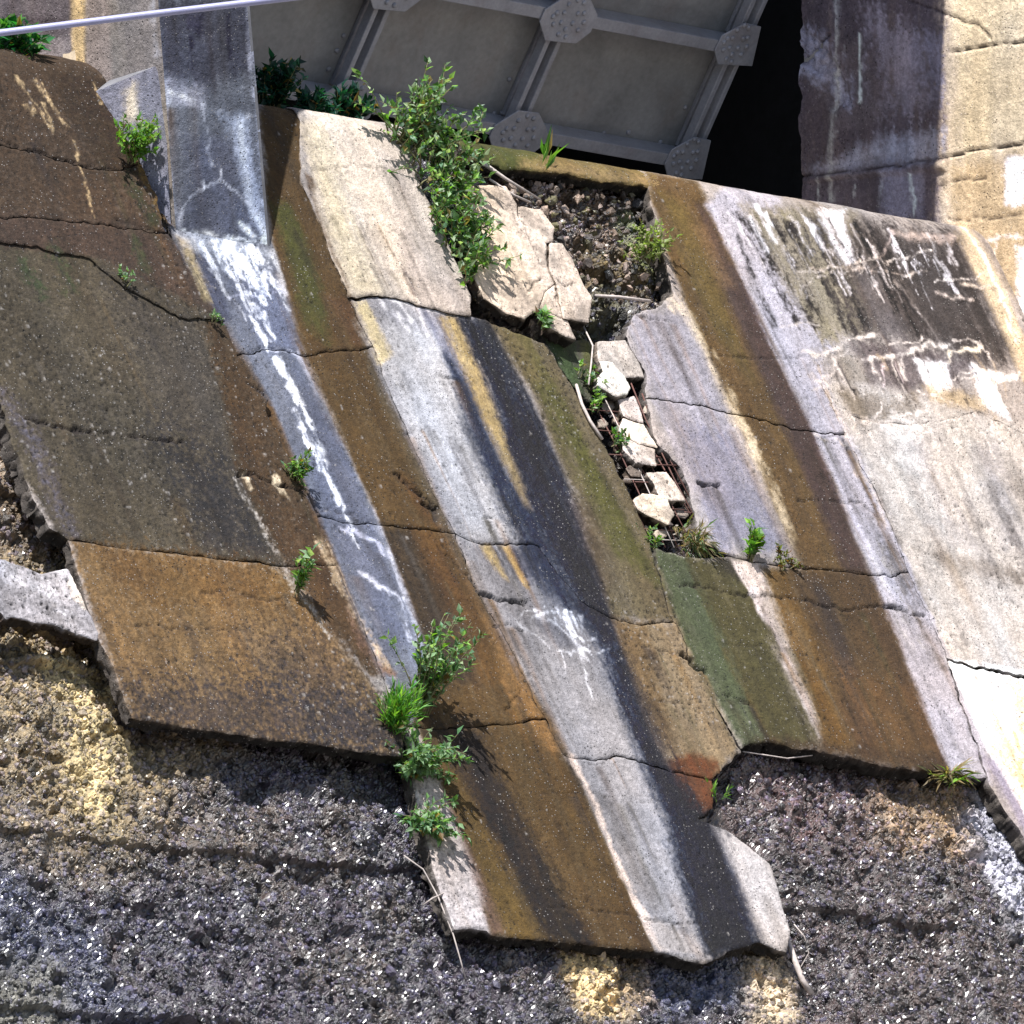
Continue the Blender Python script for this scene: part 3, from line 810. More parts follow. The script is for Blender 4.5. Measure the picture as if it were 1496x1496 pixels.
    for k in range(rings):
        f = k/(rings-1)
        jit = 0 if k == 0 else 0.02*(vn(x[bv]*19+k*7, s[bv]*19, 71)+0.6*vn(x[bv]*50+k*3, s[bv]*50, 72))*min(1, thick/0.1)-0.012*f
        hk = h[bv]*(1-f)+(n-thick)*f
        Vx.append(surf(x[bv]+ox*jit, s[bv]+os_*jit, hk))
        cm = (0.75+0.35*vn(x[bv]*30+k, s[bv]*30, 73))*np.where(os_ < -0.4, 0.22, 0.85)  # sides facing down the slope darkened to paint in their shade
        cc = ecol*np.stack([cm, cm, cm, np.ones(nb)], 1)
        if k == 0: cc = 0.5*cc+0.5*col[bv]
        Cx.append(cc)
    N0 = len(used)
    sk = []
    for k in range(rings-1):
        a = N0+k*nb; b = N0+(k+1)*nb
        sk.append(np.stack([a+bm_[be[:, 1]], a+bm_[be[:, 0]], b+bm_[be[:, 0]], b+bm_[be[:, 1]]], 1))
    V = np.concatenate(Vx); C = np.concatenate(Cx); F = np.concatenate([F]+sk)
    if tilt is not None:
        c = V.mean(0); Rm = np.array(Matrix.Rotation(tilt[0], 3, 'X') @ Matrix.Rotation(tilt[1], 3, 'Y') @ Matrix.Rotation(tilt[2], 3, 'Z'))
        V = (V-c)@Rm.T+c
    return V, F, C

def slab_thing(label, pieces, n, thick, cat='concrete slab', group=None, name='concrete_slab', mat='slab', **kw):
    built = [slab_mesh(p, n, thick, **kw) for p in pieces]
    if len(built) == 1:
        V, F, C = built[0]
        o = mesh_from(name, V, F, M[mat], None, V.mean(0), C)
        return tag(o, label, cat, group)
    c = np.concatenate([b[0] for b in built]).mean(0)
    t = empty(name, c, label, cat, group)
    for V, F, C in built:
        mesh_from('cracked_piece', V, F, M[mat], t, V.mean(0), C)
    return t

# ------------------------------------------------------------------ the setting
gv = [(-400, -400, -13), (400, -400, -13), (400, 60, -13), (-400, 60, -13)]
tag(mesh_from('ground', gv, [(0, 1, 2, 3)], M['ground'], None, (0, 0, -13)), kind='structure')

XW = x_at(1405, SSIL, 0.0)                   # the right training wall's face

# coarse body of the dam under the facing
dam_s = np.linspace(-16, S0+RC*SL+6, 80)
dx = np.array([-30, XW+4.0])
V = np.concatenate([surf(np.full(80, a), dam_s, -0.55) for a in dx])
F = np.array([[i, i+80, i+81, i+1] for i in range(79)])
tag(mesh_from('dam_face', V, F, M['deck'], None, (0, 0, 0), smooth=False), kind='structure')

# eroded aggregate that shows where the facing has gone
def eroded():
    g = 0.0142
    k = 0.364/0.797*0.797/0.714
    us = np.arange(-6.2, 5.6, g); ss = np.arange(-5.2, S0+RC*SL+0.25, g)
    U, S = np.meshgrid(us, ss, indexing='ij')
    X = U+0.509*S
    und_ = np.minimum.reduce([sdf_poly(project(surf(X, S, -0.1))[0], project(surf(X, S, -0.1))[1], q) for q in (
        [(-20, 140), (160, 150), (330, 470), (440, 700), (590, 1090), (200, 1040), (110, 790), (30, 600), (-20, 560)],
        [(250, 200), (600, 200), (690, 440), (820, 550), (950, 790), (1070, 1090), (1040, 1180), (1150, 1370), (670, 1350), (600, 1080), (330, 470)],
        [(990, 290), (1420, 340), (1700, 900), (1700, 1300), (1440, 1120), (1090, 1080), (1000, 820), (1060, 800), (960, 500)])])
    keep0 = (und_ > -70) & (X < XW+0.3) & (S > -5.4)
    px, py = project(surf(X, S, -0.2))
    f1, f2, c1 = worley(X*10.5+0.5*vn(X*9, S*9, 81), S*9+0.5*vn(X*9, S*9, 82), 83)
    g1, g2, c2 = worley(X*23, S*21, 87)
    k1, k2, c3 = worley(X*48, S*44, 89)
    wa, wb = X+0.02*fbm(X*14, S*14, 84, 3), S+0.02*fbm(X*14, S*14, 85, 3)
    f1, f2, c1 = worley(wa*9, wb*8, 83)
    g1, g2, c2 = worley(wa*21, wb*19, 87)
    k1, k2, c3 = worley(wa*42, wb*40, 89)
    e1 = np.clip((f2-f1)*1.6, 0, 1); e2 = np.clip((g2-g1)*1.6, 0, 1)
    h = 0.032*c1*(1-f1**2)+0.018*c2*(1-g1**2)+0.009*c3*(1-k1**2)
    h += 0.032*fbm(X*6, S*2.2, 291, 4)
    h += 0.045*fbm(X*2.4, S*1.7, 90, 4)+0.045*fbm(X*8, S*5, 94, 3)
    pitm = sstep(0.12, 0.55, fbm(X*10, S*9, 191, 3))
    h -= 0.05*pitm
    h -= 0.045
    # lift joints: each course sticks out above the one below
    sA = pix(300, 1252, -0.2)[1]
    ph = (S-sA+0.02*vn(X*3, S*0+3.1, 95)+0.012*vn(X*11, S*0+1.7, 96))/1.20
    fr = ph-np.floor(ph)
    amp = 0.048*(0.6+0.6*vn(X*1.1, np.floor(ph)*7.7, 97))
    h += amp*(1-fr)**1.5
    lip = np.exp(-((fr-0.03)/0.03)**2)*0.02
    h += lip
    # deeper hollow in the hole and under the loose upper blocks
    hole = sdf_poly(px, py, [(780, 480), (900, 470), (960, 560), (1010, 700), (1040, 790), (960, 800), (880, 660), (800, 540)])
    h -= 0.17*sstep(15, -20, hole)
    up = sdf_poly(px, py, [(690, 235), (960, 260), (970, 420), (900, 480), (760, 470), (690, 300)])
    h += sstep(20, -30, up)*(0.0+0.07*fbm(X*7, S*7, 301, 4)-0.07*sstep(0.1, 0.5, fbm(X*12, S*12, 305, 3)))
    und = sdf_poly(px, py, [(-60, 880), (20, 895), (150, 925), (150, 975), (60, 965), (-60, 960)])
    h -= 0.14*sstep(12, -14, und)
    P = surf(X, S, -0.14+h)
    C = np.empty(X.shape+(4,))
    tone = np.clip(0.75+0.5*c2+0.35*vn(X*6, S*5, 101), 0.3, 1.7)
    base = lin((60, 48, 60)); C[..., :3] = base; C[..., 3] = 0.85
    bm_ = (sstep(0.0, 0.45, fbm(X*2.6, S*2.0, 401, 5, 0.6))*0.65)[..., None]
    C[..., :3] = C[..., :3]*(1-bm_)+lin((78, 62, 44))*bm_
    nv_ = (sstep(0.05, 0.5, fbm(X*3.1+9, S*2.4, 407, 5, 0.6))*0.6)[..., None]
    C[..., :3] = C[..., :3]*(1-nv_)+lin((34, 38, 58))*nv_
    def blend(poly, c, soft, op, wet=0.3, gr=1.0):
        d = -sdf_poly(px, py, poly)
        m = sstep(-soft, soft, d+gr*soft*(0.9*fbm(X*5, S*4, 103, 4)+0.5*(c1-0.5)))*op
        C[...] = C*(1-m[..., None])+np.concatenate([lin(c), [wet]])*m[..., None]
    blend([(600, 1050), (1600, 1050), (1600, 1600), (1150, 1600), (700, 1250)], (84, 66, 60), 90, .75, .85)
    blend([(-80, 520), (20, 600), (90, 780), (150, 930), (200, 1060), (330, 1090), (200, 1250), (60, 1300), (-80, 1200)], (170, 146, 102), 50, .8, .4)
    blend([(-80, 500), (20, 600), (110, 820), (40, 820), (-80, 780)], (140, 116, 92), 20, .8, .4)
    blend([(60, 950), (130, 960), (190, 1100), (160, 1260), (110, 1200)], (232, 206, 148), 26, .95, .1, 1.2)
    blend([(30, 1180), (380, 1180), (420, 1300), (120, 1300)], (118, 100, 76), 45, .5, .7)
    blend([(-80, 1210), (60, 1270), (200, 1500), (-80, 1560)], (60, 68, 96), 60, .7, .85)
    blend([(-80, 1390), (60, 1420), (120, 1560), (-80, 1560)], (150, 144, 120), 40, .6, .3)
    blend([(800, 1390), (880, 1395), (910, 1500), (840, 1500)], (240, 208, 150), 22, 1, .1, 1.0)
    blend([(890, 1400), (930, 1400), (960, 1480), (900, 1470)], (200, 170, 130), 20, .6, .1, 1.2)
    blend([(1080, 1390), (1130, 1400), (1160, 1510), (1090, 1510)], (244, 218, 180), 22, 1, .1, 1.0)
    blend([(950, 1400), (1060, 1400), (1090, 1480), (960, 1500)], (70, 84, 118), 30, .7, .6)
    blend([(1260, 1150), (1430, 1165), (1420, 1260), (1280, 1230)], (184, 150, 110), 35, .75, .4)
    blend([(1420, 1120), (1500, 1200), (1560, 1380), (1470, 1360), (1420, 1230)], (226, 224, 238), 25, .95, .2, 1.2)
    blend([(1060, 1110), (1260, 1130), (1240, 1250), (1090, 1230)], (110, 76, 72), 40, .6, .7)
    blend([(700, 230), (960, 260), (980, 470), (760, 480)], (116, 94, 76), 25, .9, .8)
    blend([(700, 225), (980, 262), (960, 276), (700, 245)], (120, 104, 44), 8, .9, .2)
    blend([(840, 370), (960, 380), (960, 440), (840, 420)], (120, 100, 50), 18, .8, .2)
    blend([(900, 330), (970, 320), (980, 420), (920, 400)], (130, 150, 70), 18, .7, .2)
    blend([(840, 440), (910, 430), (910, 500), (850, 500)], (84, 82, 46), 12, .8, .3)
    blend([(780, 480), (880, 480), (880, 580), (800, 560)], (76, 84, 52), 10, .9, .4)
    blend([(800, 540), (900, 560), (1040, 790), (960, 800)], (64, 58, 62), 12, .9, .6)
    C[..., :3] *= tone[..., None]
    # stones are paler on their crowns, darker between
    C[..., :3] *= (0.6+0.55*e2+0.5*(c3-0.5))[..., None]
    # pebbles of the aggregate, half sunk in the matrix
    ico = bmesh.new(); bmesh.ops.create_icosphere(ico, subdivisions=1, radius=1)
    iv = np.array([v.co[:] for v in ico.verts]); fi = np.array([[v.index for v in f.verts] for f in ico.faces]); ico.free()
    vis = (px > -60) & (px < 1560) & (py > 200) & (py < 1560) & (X < XW)
    ar = [[(-80, 560), (60, 560), (210, 1040), (600, 1085), (680, 1350), (1040, 1395), (1150, 1380), (1120, 1260), (1040, 1190), (1085, 1080), (1400, 1110), (1470, 1130), (1580, 1400), (1580, 1580), (-80, 1580)]]
    vis = (vis & (sdf_poly(px, py, ar[0]) < 0)) | (sdf_poly(px, py, [(700, 235), (970, 260), (985, 440), (900, 500), (800, 480), (760, 300)]) < 0)
    ii = np.flatnonzero(vis.ravel())
    NP = 42000
    ch_ = rng.choice(ii, NP, replace=False)
    x_ = X.ravel()[ch_]; s_ = S.ravel()[ch_]; h_ = h.ravel()[ch_]
    r_ = 0.007+0.016*rng.random(NP)**2.4
    r_ *= np.where(rng.random(NP) < 0.02, 1.6, 1.0)
    ctr = surf(x_, s_, -0.14+h_-0.12*r_)
    q = rng.standard_normal((NP, 4)); q /= np.linalg.norm(q, axis=1)[:, None]
    w_, a_, b_, c_ = q.T
    Rm = np.stack([np.stack([1-2*(b_*b_+c_*c_), 2*(a_*b_-c_*w_), 2*(a_*c_+b_*w_)], -1), np.stack([2*(a_*b_+c_*w_), 1-2*(a_*a_+c_*c_), 2*(b_*c_-a_*w_)], -1), np.stack([2*(a_*c_-b_*w_), 2*(b_*c_+a_*w_), 1-2*(a_*a_+b_*b_)], -1)], 1)
    pv = iv[None]*(1+0.13*rng.standard_normal((NP, len(iv), 1)))*(r_[:, None, None]*(0.65+0.6*rng.random((NP, 1, 3))))
    pv = np.einsum('nij,nkj->nki', Rm, pv)+ctr[:, None, :]
    pf = fi[None]+(np.arange(NP)*len(iv))[:, None, None]
    pc = C.reshape(-1, 4)[ch_].copy()
    kind = rng.random(NP)
    pc[:, :3] = np.where((kind < 0.30)[:, None], pc[:, :3]*0.75+lin((150, 146, 200))*0.20, pc[:, :3])
    pc[:, :3] = np.where((kind > 0.80)[:, None], pc[:, :3]*0.3, pc[:, :3])
    pc[:, :3] *= (0.5+0.8*rng.random(NP))[:, None]
    pc[:, 3] = np.clip(pc[:, 3]+0.5*(rng.random(NP)-0.4), 0, 1)
    mesh_pebbles = mesh_from('pebbles', pv.reshape(-1, 3), pf.reshape(-1, 3), M['rock'], None, (0, 0, 0), np.repeat(pc, len(iv), 0), smooth=False)
    tag(mesh_pebbles, 'wet pebbles standing out of the eroded face', 'pebbles', None, 'stuff')
    idx = np.arange(X.size).reshape(X.shape)
    q = keep0[:-1, :-1] & keep0[1:, :-1]
    F = np.stack([idx[:-1, :-1][q], idx[1:, :-1][q], idx[1:, 1:][q], idx[:-1, 1:][q]], 1)
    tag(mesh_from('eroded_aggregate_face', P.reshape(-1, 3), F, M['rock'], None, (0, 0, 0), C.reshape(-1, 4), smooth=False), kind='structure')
eroded()

# ------------------------------------------------------------------ facing slabs
cA = [(-80, 196), (60, 226), (110, 241), (165, 248), (207, 240)]
cB = [(-80, 312), (60, 319), (160, 331), (247, 341)]
slab_thing('reddish brown slab with two long cracks, curving over the crest left of the pier',
           [[(-80, None), (148, None), (160, 140), (185, 192)]+cA[::-1], cA+[(218, 265)]+cB[::-1],
            cB+[(300, 420), (332, 470), (262, 462), (225, 440), (180, 415), (130, 378), (60, 362), (-80, 350)]], 0.076, 0.10, wamp=1.0, chip=0.007)
bot2 = [(495, 824), (410, 827), (300, 813), (200, 801), (100, 787)]
slab_thing('large dark grey-brown pitted slab under the reddish slab, bottom left of the pier',
           [[(-80, 345), (60, 357), (130, 373), (180, 410), (225, 435), (262, 457), (325, 466), (333, 477), (355, 545), (395, 580), (393, 600), (415, 650), (440, 705), (468, 760)]+bot2+[(70, 768), (35, 690), (0, 588), (-80, 430)]],
           0.06, 0.11)
slab_thing('tan slab speckled dark along its straight bottom edge above the wet rough rock',
           [bot2[::-1]+[(545, 950), (588, 1060), (592, 1106), (400, 1080), (300, 1066), (195, 1050), (165, 975), (145, 930), (125, 870)]], 0.06, 0.09, wamp=0.45)
c5 = [(548, 506), (500, 511), (445, 518), (395, 512), (345, 522)]
c7 = [(665, 779), (610, 771), (555, 766), (445, 753)]
jt = [(700, 869), (735, 930), (765, 985), (797, 1052)]
c10 = [(797, 1052), (742, 1057), (660, 1063), (586, 1061)]
slab_thing('long slab striped blue-grey and orange-brown running down from the foot of the pier',
           [[(150, None), (478, None), (458, 250), (512, 436)]+c5+[(320, 470), (245, 335)],
            c5[::-1]+[(572, 580), (640, 735)]+c7+[(430, 690), (385, 605), (350, 540)],
            c7[::-1]+jt+c10[1:]+[(545, 950), (470, 770)]], 0.0, 0.12)
g1b = [(665, 779), (700, 792), (790, 798), (850, 881), (892, 902), (940, 913), (985, 907)]
g2b = [(797, 1052), (826, 1104), (870, 1111), (900, 1105), (965, 1123), (1040, 1138)]
slab_thing('pale grey slab with an orange streak and navy stains below the cream layer',
           [[(512, 436), (560, 432), (640, 450), (700, 462), (745, 480), (800, 500), (828, 548), (905, 690), (950, 790), (968, 850)]+g1b[::-1]+[(640, 735), (572, 580), (548, 506)],
            g1b+[(1010, 960), (1045, 1010), (1050, 1040), (1082, 1095)]+g2b[::-1]+jt[:3][::-1]], 0.0, 0.12)
slab_thing('lowest tongue of facing, brown, grey and navy stripes hanging over the rough rock',
           [c10[::-1]+g2b[1:]+[(1042, 1180), (1022, 1197), (1062, 1210), (1128, 1262), (1142, 1310), (1160, 1360), (1150, 1390), (1110, 1375), (1075, 1386), (1030, 1408), (970, 1392), (850, 1378), (720, 1368), (712, 1360), (665, 1358), (640, 1290), (615, 1200), (597, 1110)]],
           0.0, 0.10, wamp=0.6)
slab_thing('clean cream slab layer rounding over the crest beside the dark pier shadow',
           [[(448, None), (606, None), (612, 260), (650, 340), (690, 430), (692, 463), (640, 451), (560, 431), (512, 434), (470, 330), (440, 262)]], 0.02, 0.045,
           layers=paint_overlay(0, 0, 0, 0), mat='pale', wamp=0.55, edge=(170, 150, 130))
cr1 = [(1236, 634), (1160, 627), (1065, 600), (1010, 591), (944, 583)]
slab_thing('upper right slab with white lime streaks and a dark patch under the shaded wall',
           [[(952, None), (1425, None), (1575, 640), (1496, 634), (1430, 602), (1330, 624), (1240, 606), (1202, 562)]+cr1+[(946, 548), (936, 527), (915, 497), (913, 482), (927, 460), (955, 447), (985, 432), (975, 400), (958, 330), (948, 292)]],
           0.0, 0.12, chip=0.006)
cr3 = [(1332, 836), (1300, 840), (1170, 829), (1065, 813), (1022, 783)]
slab_thing('brown striped slab on the right of the hole with the exposed wire mesh',
           [cr1[::-1]+[(1290, 737)]+cr3+[(1012, 740), (1005, 712), (994, 684), (964, 651)]], 0.0, 0.12)
slab_thing('lower right slab streaked green, white and ochre with mossy bottom edge',
           [[(957, 800), (1000, 811)]+cr3[::-1][1:]+[(1385, 964), (1442, 1135), (1390, 1131), (1290, 1118), (1180, 1093), (1120, 1086), (1082, 1092), (1050, 1035), (1010, 960), (985, 907), (968, 850)]], 0.0, 0.12)
slab_thing('rough light grey layer along the right edge above the white patch',
           [[(1202, 562), (1240, 606), (1330, 624), (1430, 602), (1496, 634), (1590, 660), (1720, 1010), (1496, 985), (1385, 963), (1332, 835), (1290, 737), (1236, 634)]], 0.004, 0.12, rough=2.0, gap=-0.004, chip=0.003)
slab_thing('very white slab at the lower right edge',
           [[(1388, 969), (1496, 991), (1725, 1014), (1800, 1200), (1700, 1420), (1560, 1330), (1496, 1222), (1446, 1142)]], 0.0, 0.12, gap=-0.003, chip=0.004)

slab_thing('narrow mossy tan sill strip along the crest above the brown rubble', [[(660, None), (975, None), (968, 276), (900, 268), (820, 254), (740, 247), (690, 236)]], 0.0, 0.10,
           layers=[('p', [(600, 100), (1000, 100), (1000, 400), (600, 400)], (138, 116, 74), 5, 1, .5, 0), ('p', [(600, 100), (800, 100), (790, 400), (600, 400)], (96, 96, 42), 20, .9, 1.2, 0), ('p', [(760, 230), (960, 262), (960, 270), (760, 250)], (166, 140, 108), 8, .7, 1.2, 0)], cracks=False)
slab_thing('sunken green mossy plate at the upper left of the mesh-filled hole', [[(792, 486), (868, 500), (880, 540), (876, 560), (866, 590), (846, 570), (828, 548), (806, 512)]], -0.05, 0.07,
           layers=[('p', [(700, 400), (1000, 400), (1000, 700), (700, 700)], (104, 100, 88), 5, 1, .5, 0), ('p', [(790, 480), (835, 490), (850, 575), (826, 560)], (84, 98, 62), 10, .9, .9, .3), ('p', [(845, 490), (866, 500), (874, 580), (862, 580)], (112, 108, 52), 8, .8, .9, 0)], cracks=False, cat='concrete plate', name='mossy_plate')
# ------------------------------------------------------------------ loose fragments
def frag(label, poly, n, thick, base, tilt=(0, 0, 0), group='loose concrete fragments in the broken facing', edge=(130, 112, 98), layers=None):
    V, F, C = slab_mesh(poly, n, thick, layers=layers if layers is not None else [('p', [(-200, -200), (1700, -200), (1700, 1700), (-200, 1700)], base, 5, 1, .2, 0)], edge=edge, g=0.0085, gap=-0.005,
                        rough=1.6, cracks=True, wamp=0.45, chip=0.008, tilt=[R(a) for a in tilt])
    C[:, :3] *= np.clip(0.86+0.55*fbm(V[:, 0]*7+V[:, 2]*3, V[:, 2]*9, 331, 4), .35, 1.15)[:, None]*np.array([1.0, .985, .96])
    o = mesh_from('concrete_fragment', V, F, M['pale'], None, V.mean(0), C)
    return tag(o, label, 'concrete fragment', group)
CRM = (212, 198, 186)
CRACKS += [([(760, 320), (770, 345), (785, 372), (796, 395)], .005, .012), ([(745, 300), (762, 340), (775, 352)], .004, .008), ([(770, 425), (785, 410), (796, 408)], .007, .015), ([(700, 340), (722, 380), (742, 398), (752, 430)], .004, .008), ([(815, 412), (830, 420), (836, 412)], .006, .012), ([(812, 418), (816, 440)], .006, .012)]
frag('biggest pale block leaning right of the tall bush', [(676, 272), (740, 278), (757, 302), (757, 322), (781, 345), (796, 360), (797, 390), (809, 415), (793, 427), (788, 450), (767, 460), (740, 450), (707, 427), (690, 390), (680, 330)], 0.07, 0.08, CRM, (2, -2, 0))
frag('small rounded pale chunk on top of the biggest block\'s right edge', [(760, 303), (790, 304), (809, 330), (806, 350), (795, 356), (782, 343), (760, 322)], 0.075, 0.08, CRM, (0, 2, 1))
frag('tall pale fragment standing right of the biggest block', [(799, 358), (815, 356), (834, 377), (848, 407), (866, 434), (864, 469), (826, 464), (818, 438), (814, 417), (801, 392)], 0.085, 0.09, CRM, (2, 2, 0))
frag('narrow fragment squeezed below the biggest block and its tall neighbour', [(811, 417), (796, 428), (791, 451), (806, 457), (823, 463), (816, 438)], 0.065, 0.08, CRM)
frag('small pale wedge fallen below the tall fragment beside a weed', [(800, 459), (827, 467), (845, 494), (829, 490), (804, 476)], 0.06, 0.10, CRM, (4, 0, 2))
frag('flat grey fragment at the upper end of the mesh-filled hole', [(875, 500), (912, 497), (933, 526), (941, 551), (914, 551), (897, 530), (877, 528)], -0.01, 0.10, (196, 188, 182))
frag('bright white angular lump sitting left of the flat grey fragment', [(877, 529), (896, 530), (912, 549), (922, 565), (918, 573), (901, 577), (874, 561), (874, 551), (883, 542)], 0.03, 0.14, (238, 230, 222), (4, 0, 3))
frag('uppermost of the three thin pieces stacked along the slot', [(904, 585), (927, 579), (941, 617), (913, 608)], -0.01, 0.09, (210, 200, 196))
frag('middle of the three thin pieces stacked along the slot', [(912, 612), (942, 621), (961, 652), (935, 648), (908, 629)], 0.0, 0.09, (224, 214, 206), (2, 0, 0))
frag('lowest of the three thin pieces stacked along the slot', [(910, 633), (934, 651), (956, 656), (959, 680), (931, 677), (912, 657)], 0.0, 0.10, (216, 206, 200), (-2, 0, 0))
frag('pale brick-shaped fragment caught on the wire mesh', [(946, 693), (972, 689), (985, 702), (1002, 729), (967, 728), (955, 706)], 0.0, 0.12, (228, 216, 206), (3, 2, 0))
frag('pale fragment with a rough brown underside lowest on the wire mesh', [(924, 731), (937, 721), (971, 725), (983, 749), (977, 764), (950, 752), (932, 742)], 0.02, 0.12, (232, 220, 208), (5, 0, 0), edge=(120, 84, 66))
frag('grey loose slab overhanging the yellow rock at the left edge', [(-60, 800), (0, 818), (60, 838), (97, 830), (125, 880), (147, 922), (146, 932), (80, 908), (20, 898), (13, 901), (-5, 880), (-60, 840)], 0.07, 0.09, (186, 182, 186), (3, 0, 0), group=None,
     layers=[('p', [(-200, -200), (1700, -200), (1700, 1700), (-200, 1700)], (178, 176, 182), 5, 1, .3, 0), ('l', [(105, 850), (125, 890)], 8, (225, 215, 205), 5, .8, .8, 0, 0), ('l', [(0, 830), (60, 860), (100, 900)], 8, (206, 206, 214), 10, .7, 1, 0, 0)])

CHIPS = ['dirty chip wedged just under the three stacked pieces', 'tiny chip right of the lowest stacked piece', 'dark chip under the bright white angular lump', 'small chip left of the uppermost stacked piece',
         'dirty chip at the right end of the brick-shaped fragment', 'chip on the dry grass at the right side of the hole', 'chip between the lowest mesh fragment and the dry grass', 'chip just below the lowest mesh fragment',
         'chip left of the dirty chip under the stacked pieces', 'chip beside the curled pale strap', 'chip under the lip of the brown striped slab, right of the mesh', 'chip in the dark slot under the flat grey fragment', 'chip between the middle stacked piece and the brown striped slab']
for k, (cx_, cy_, r_) in enumerate([(930, 688, 13), (957, 670, 9), (890, 590, 9), (905, 612, 8), (998, 748, 12), (1012, 772, 10), (962, 779, 10), (940, 778, 8), (918, 700, 8), (882, 618, 8), (1008, 722, 8), (950, 600, 9), (955, 625, 8)]):
    a0 = _r.uniform(0, 6.28); m_ = _r.choice((4, 5, 5, 6))
    frag(CHIPS[k], [(cx_+r_*_r.uniform(.7, 1.25)*math.cos(a0+6.283*q/m_), cy_+r_*_r.uniform(.6, 1.2)*math.sin(a0+6.283*q/m_)) for q in range(m_)], _r.uniform(-.07, -.01), .05,
         _r.choice(((176, 164, 154), (150, 138, 130), (196, 186, 176))), (_r.uniform(-12, 12), _r.uniform(-12, 12), 0), group='small chips among the wires')
# rubble among the roots behind the bush
def rubble(name, poly, n0, count, r0, r1, cols, label=None):
    P = np.array(poly, float); V = []; F = []; C = []
    k = 0
    ico = bmesh.new(); bmesh.ops.create_icosphere(ico, subdivisions=1, radius=1)
    iv = np.array([v.co[:] for v in ico.verts]); fi = [tuple(v.index for v in f.verts) for f in ico.faces]; ico.free()
    while k < count:
        px = random.uniform(P[:, 0].min(), P[:, 0].max()); py = random.uniform(P[:, 1].min(), P[:, 1].max())
        if sdf_poly(np.array([px]), np.array([py]), P)[0] > 0: continue
        r = random.uniform(r0, r1)*(0.6 if random.random() < 0.6 else 1.0)
        p = at(px, py, n0+random.uniform(-0.02, 0.02))
        sc = np.array([random.uniform(.6, 1.2) for _ in range(3)])*r
        v = iv*(1+0.28*rng.standard_normal((len(iv), 1)))*sc
        Rm = np.array(Matrix.Rotation(random.uniform(0, 6.3), 3, 'Z') @ Matrix.Rotation(random.uniform(0, 6.3), 3, 'X'))
        b = len(V)
        V += list(v@Rm.T+p); F += [tuple(i+b for i in f) for f in fi]
        c = np.concatenate([lin(random.choice(cols))*random.uniform(.6, 1.2), [random.choice((0, .7))]])
        C += [c]*len(iv); k += 1
    o = mesh_from(name, V, F, M['rock'], None, np.mean(V, 0), C, smooth=False)
    return tag(o, label, 'rubble', None, 'stuff')
rubble('rubble', [(720, 240), (955, 270), (965, 420), (900, 460), (850, 420), (810, 340), (760, 300)], -0.09, 320, .010, .04,
       [(176, 150, 132), (110, 90, 74), (84, 70, 62), (150, 130, 120), (52, 46, 44), (100, 92, 50)], 'loose brown stones and gravel behind the pale blocks below the gate sill')
rubble('rubble', [(850, 560), (900, 570), (1000, 740), (1060, 800), (980, 800), (890, 680)], -0.26, 260, .012, .04,
       [(110, 96, 90), (80, 70, 70), (160, 150, 140)], 'dark gravel at the bottom of the mesh-filled hole')

# ------------------------------------------------------------------ wire mesh and debris
base = at(930, 680, -0.1)
wm = empty('wire_mesh', base, 'rusty reinforcement mesh bared in the hole between the slabs', 'wire mesh')
def wire(pts, n, r=0.0045, m='rust', parent=wm, name='wire'):
    P = []
    for i, (a, b) in enumerate(pts): P.append(at(a, b, n+random.uniform(-.01, .01)))
    V, F = tube_data(P, r, 5)
    return mesh_from(name, V, F, M[m], parent, np.mean(V, 0), smooth=True)
wire([(842, 572), (866, 625), (900, 690), (950, 788)], -0.03)
wire([(868, 590), (905, 660), (945, 745), (972, 800)], -0.04)
wire([(893, 600), (920, 650), (965, 740), (990, 800)], -0.05)
wire([(922, 560), (942, 610), (985, 700), (1025, 775)], -0.03)
wire([(950, 650), (990, 720), (1032, 790)], -0.04)
wire([(938, 575), (962, 640), (1012, 735)], -0.02, .005)
wire([(880, 575), (912, 640), (958, 740), (985, 800)], -0.03, .0035, 'twig')
wire([(905, 585), (935, 650), (985, 745), (1008, 790)], -0.04, .0035)
wire([(870, 628), (912, 632)], -0.03, .003); wire([(912, 700), (960, 702)], -0.03, .003, 'twig'); wire([(945, 788), (1005, 790)], -0.03, .003, 'twig')
wire([(856, 598), (906, 602)], -0.035, .004)
wire([(890, 664), (925, 666), (965, 668)], -0.035, .004)
wire([(925, 678), (988, 680)], -0.02, .004)
wire([(925, 740), (1000, 745)], -0.03, .004)
wire([(928, 704), (1000, 707)], -0.035, .004)
wire([(935, 772), (990, 776)], -0.035, .004)
wire([(1000, 748), (1035, 752)], -0.03, .004)
def strip(name, pts, n, w, label, cat, m='twig', r1=None):
    P = [at(a, b, n+(c if c else 0)) for a, b, c in pts]
    V, F = tube_data(P, w, 6, r1)
    return tag(mesh_from(name, V, F, M[m], None, np.mean(V, 0)), label, cat)
strip('bent_strap', [(842, 562, .02), (850, 590, .03), (862, 615, .03), (880, 642, .03)], -0.01, .010, 'pale bent metal strap curling down the left rim of the hole', 'metal strap', 'twig')
strip('stick', [(852, 476, .05), (866, 505, .05), (864, 530, .05), (860, 562, .04)], -0.02, .006, 'bleached stick leaning beside the flat grey fragment', 'stick')
strip('stick', [(870, 432, 0), (905, 434, .02), (950, 440, .02)], 0.0, .010, 'pale stick lying across the mossy pocket', 'stick')
strip('stick', [(705, 238, .05), (740, 262, .06), (790, 292, .05)], 0.02, .014, 'thick dead branch poking right out of the tall bush', 'branch', 'twig', .006)
strip('stick', [(715, 262, .05), (750, 285, .06), (775, 296, .04)], 0.0, .008, 'thin dead twig under the thick dead branch', 'branch')
strip('root_tendril', [(590, 1250, .06), (618, 1270, .05), (640, 1310, .03), (662, 1365, .02), (672, 1400, -.02), (680, 1430, -.06)], -0.05, .0045, 'long dry tendril dangling past the lowest slab corner', 'root')
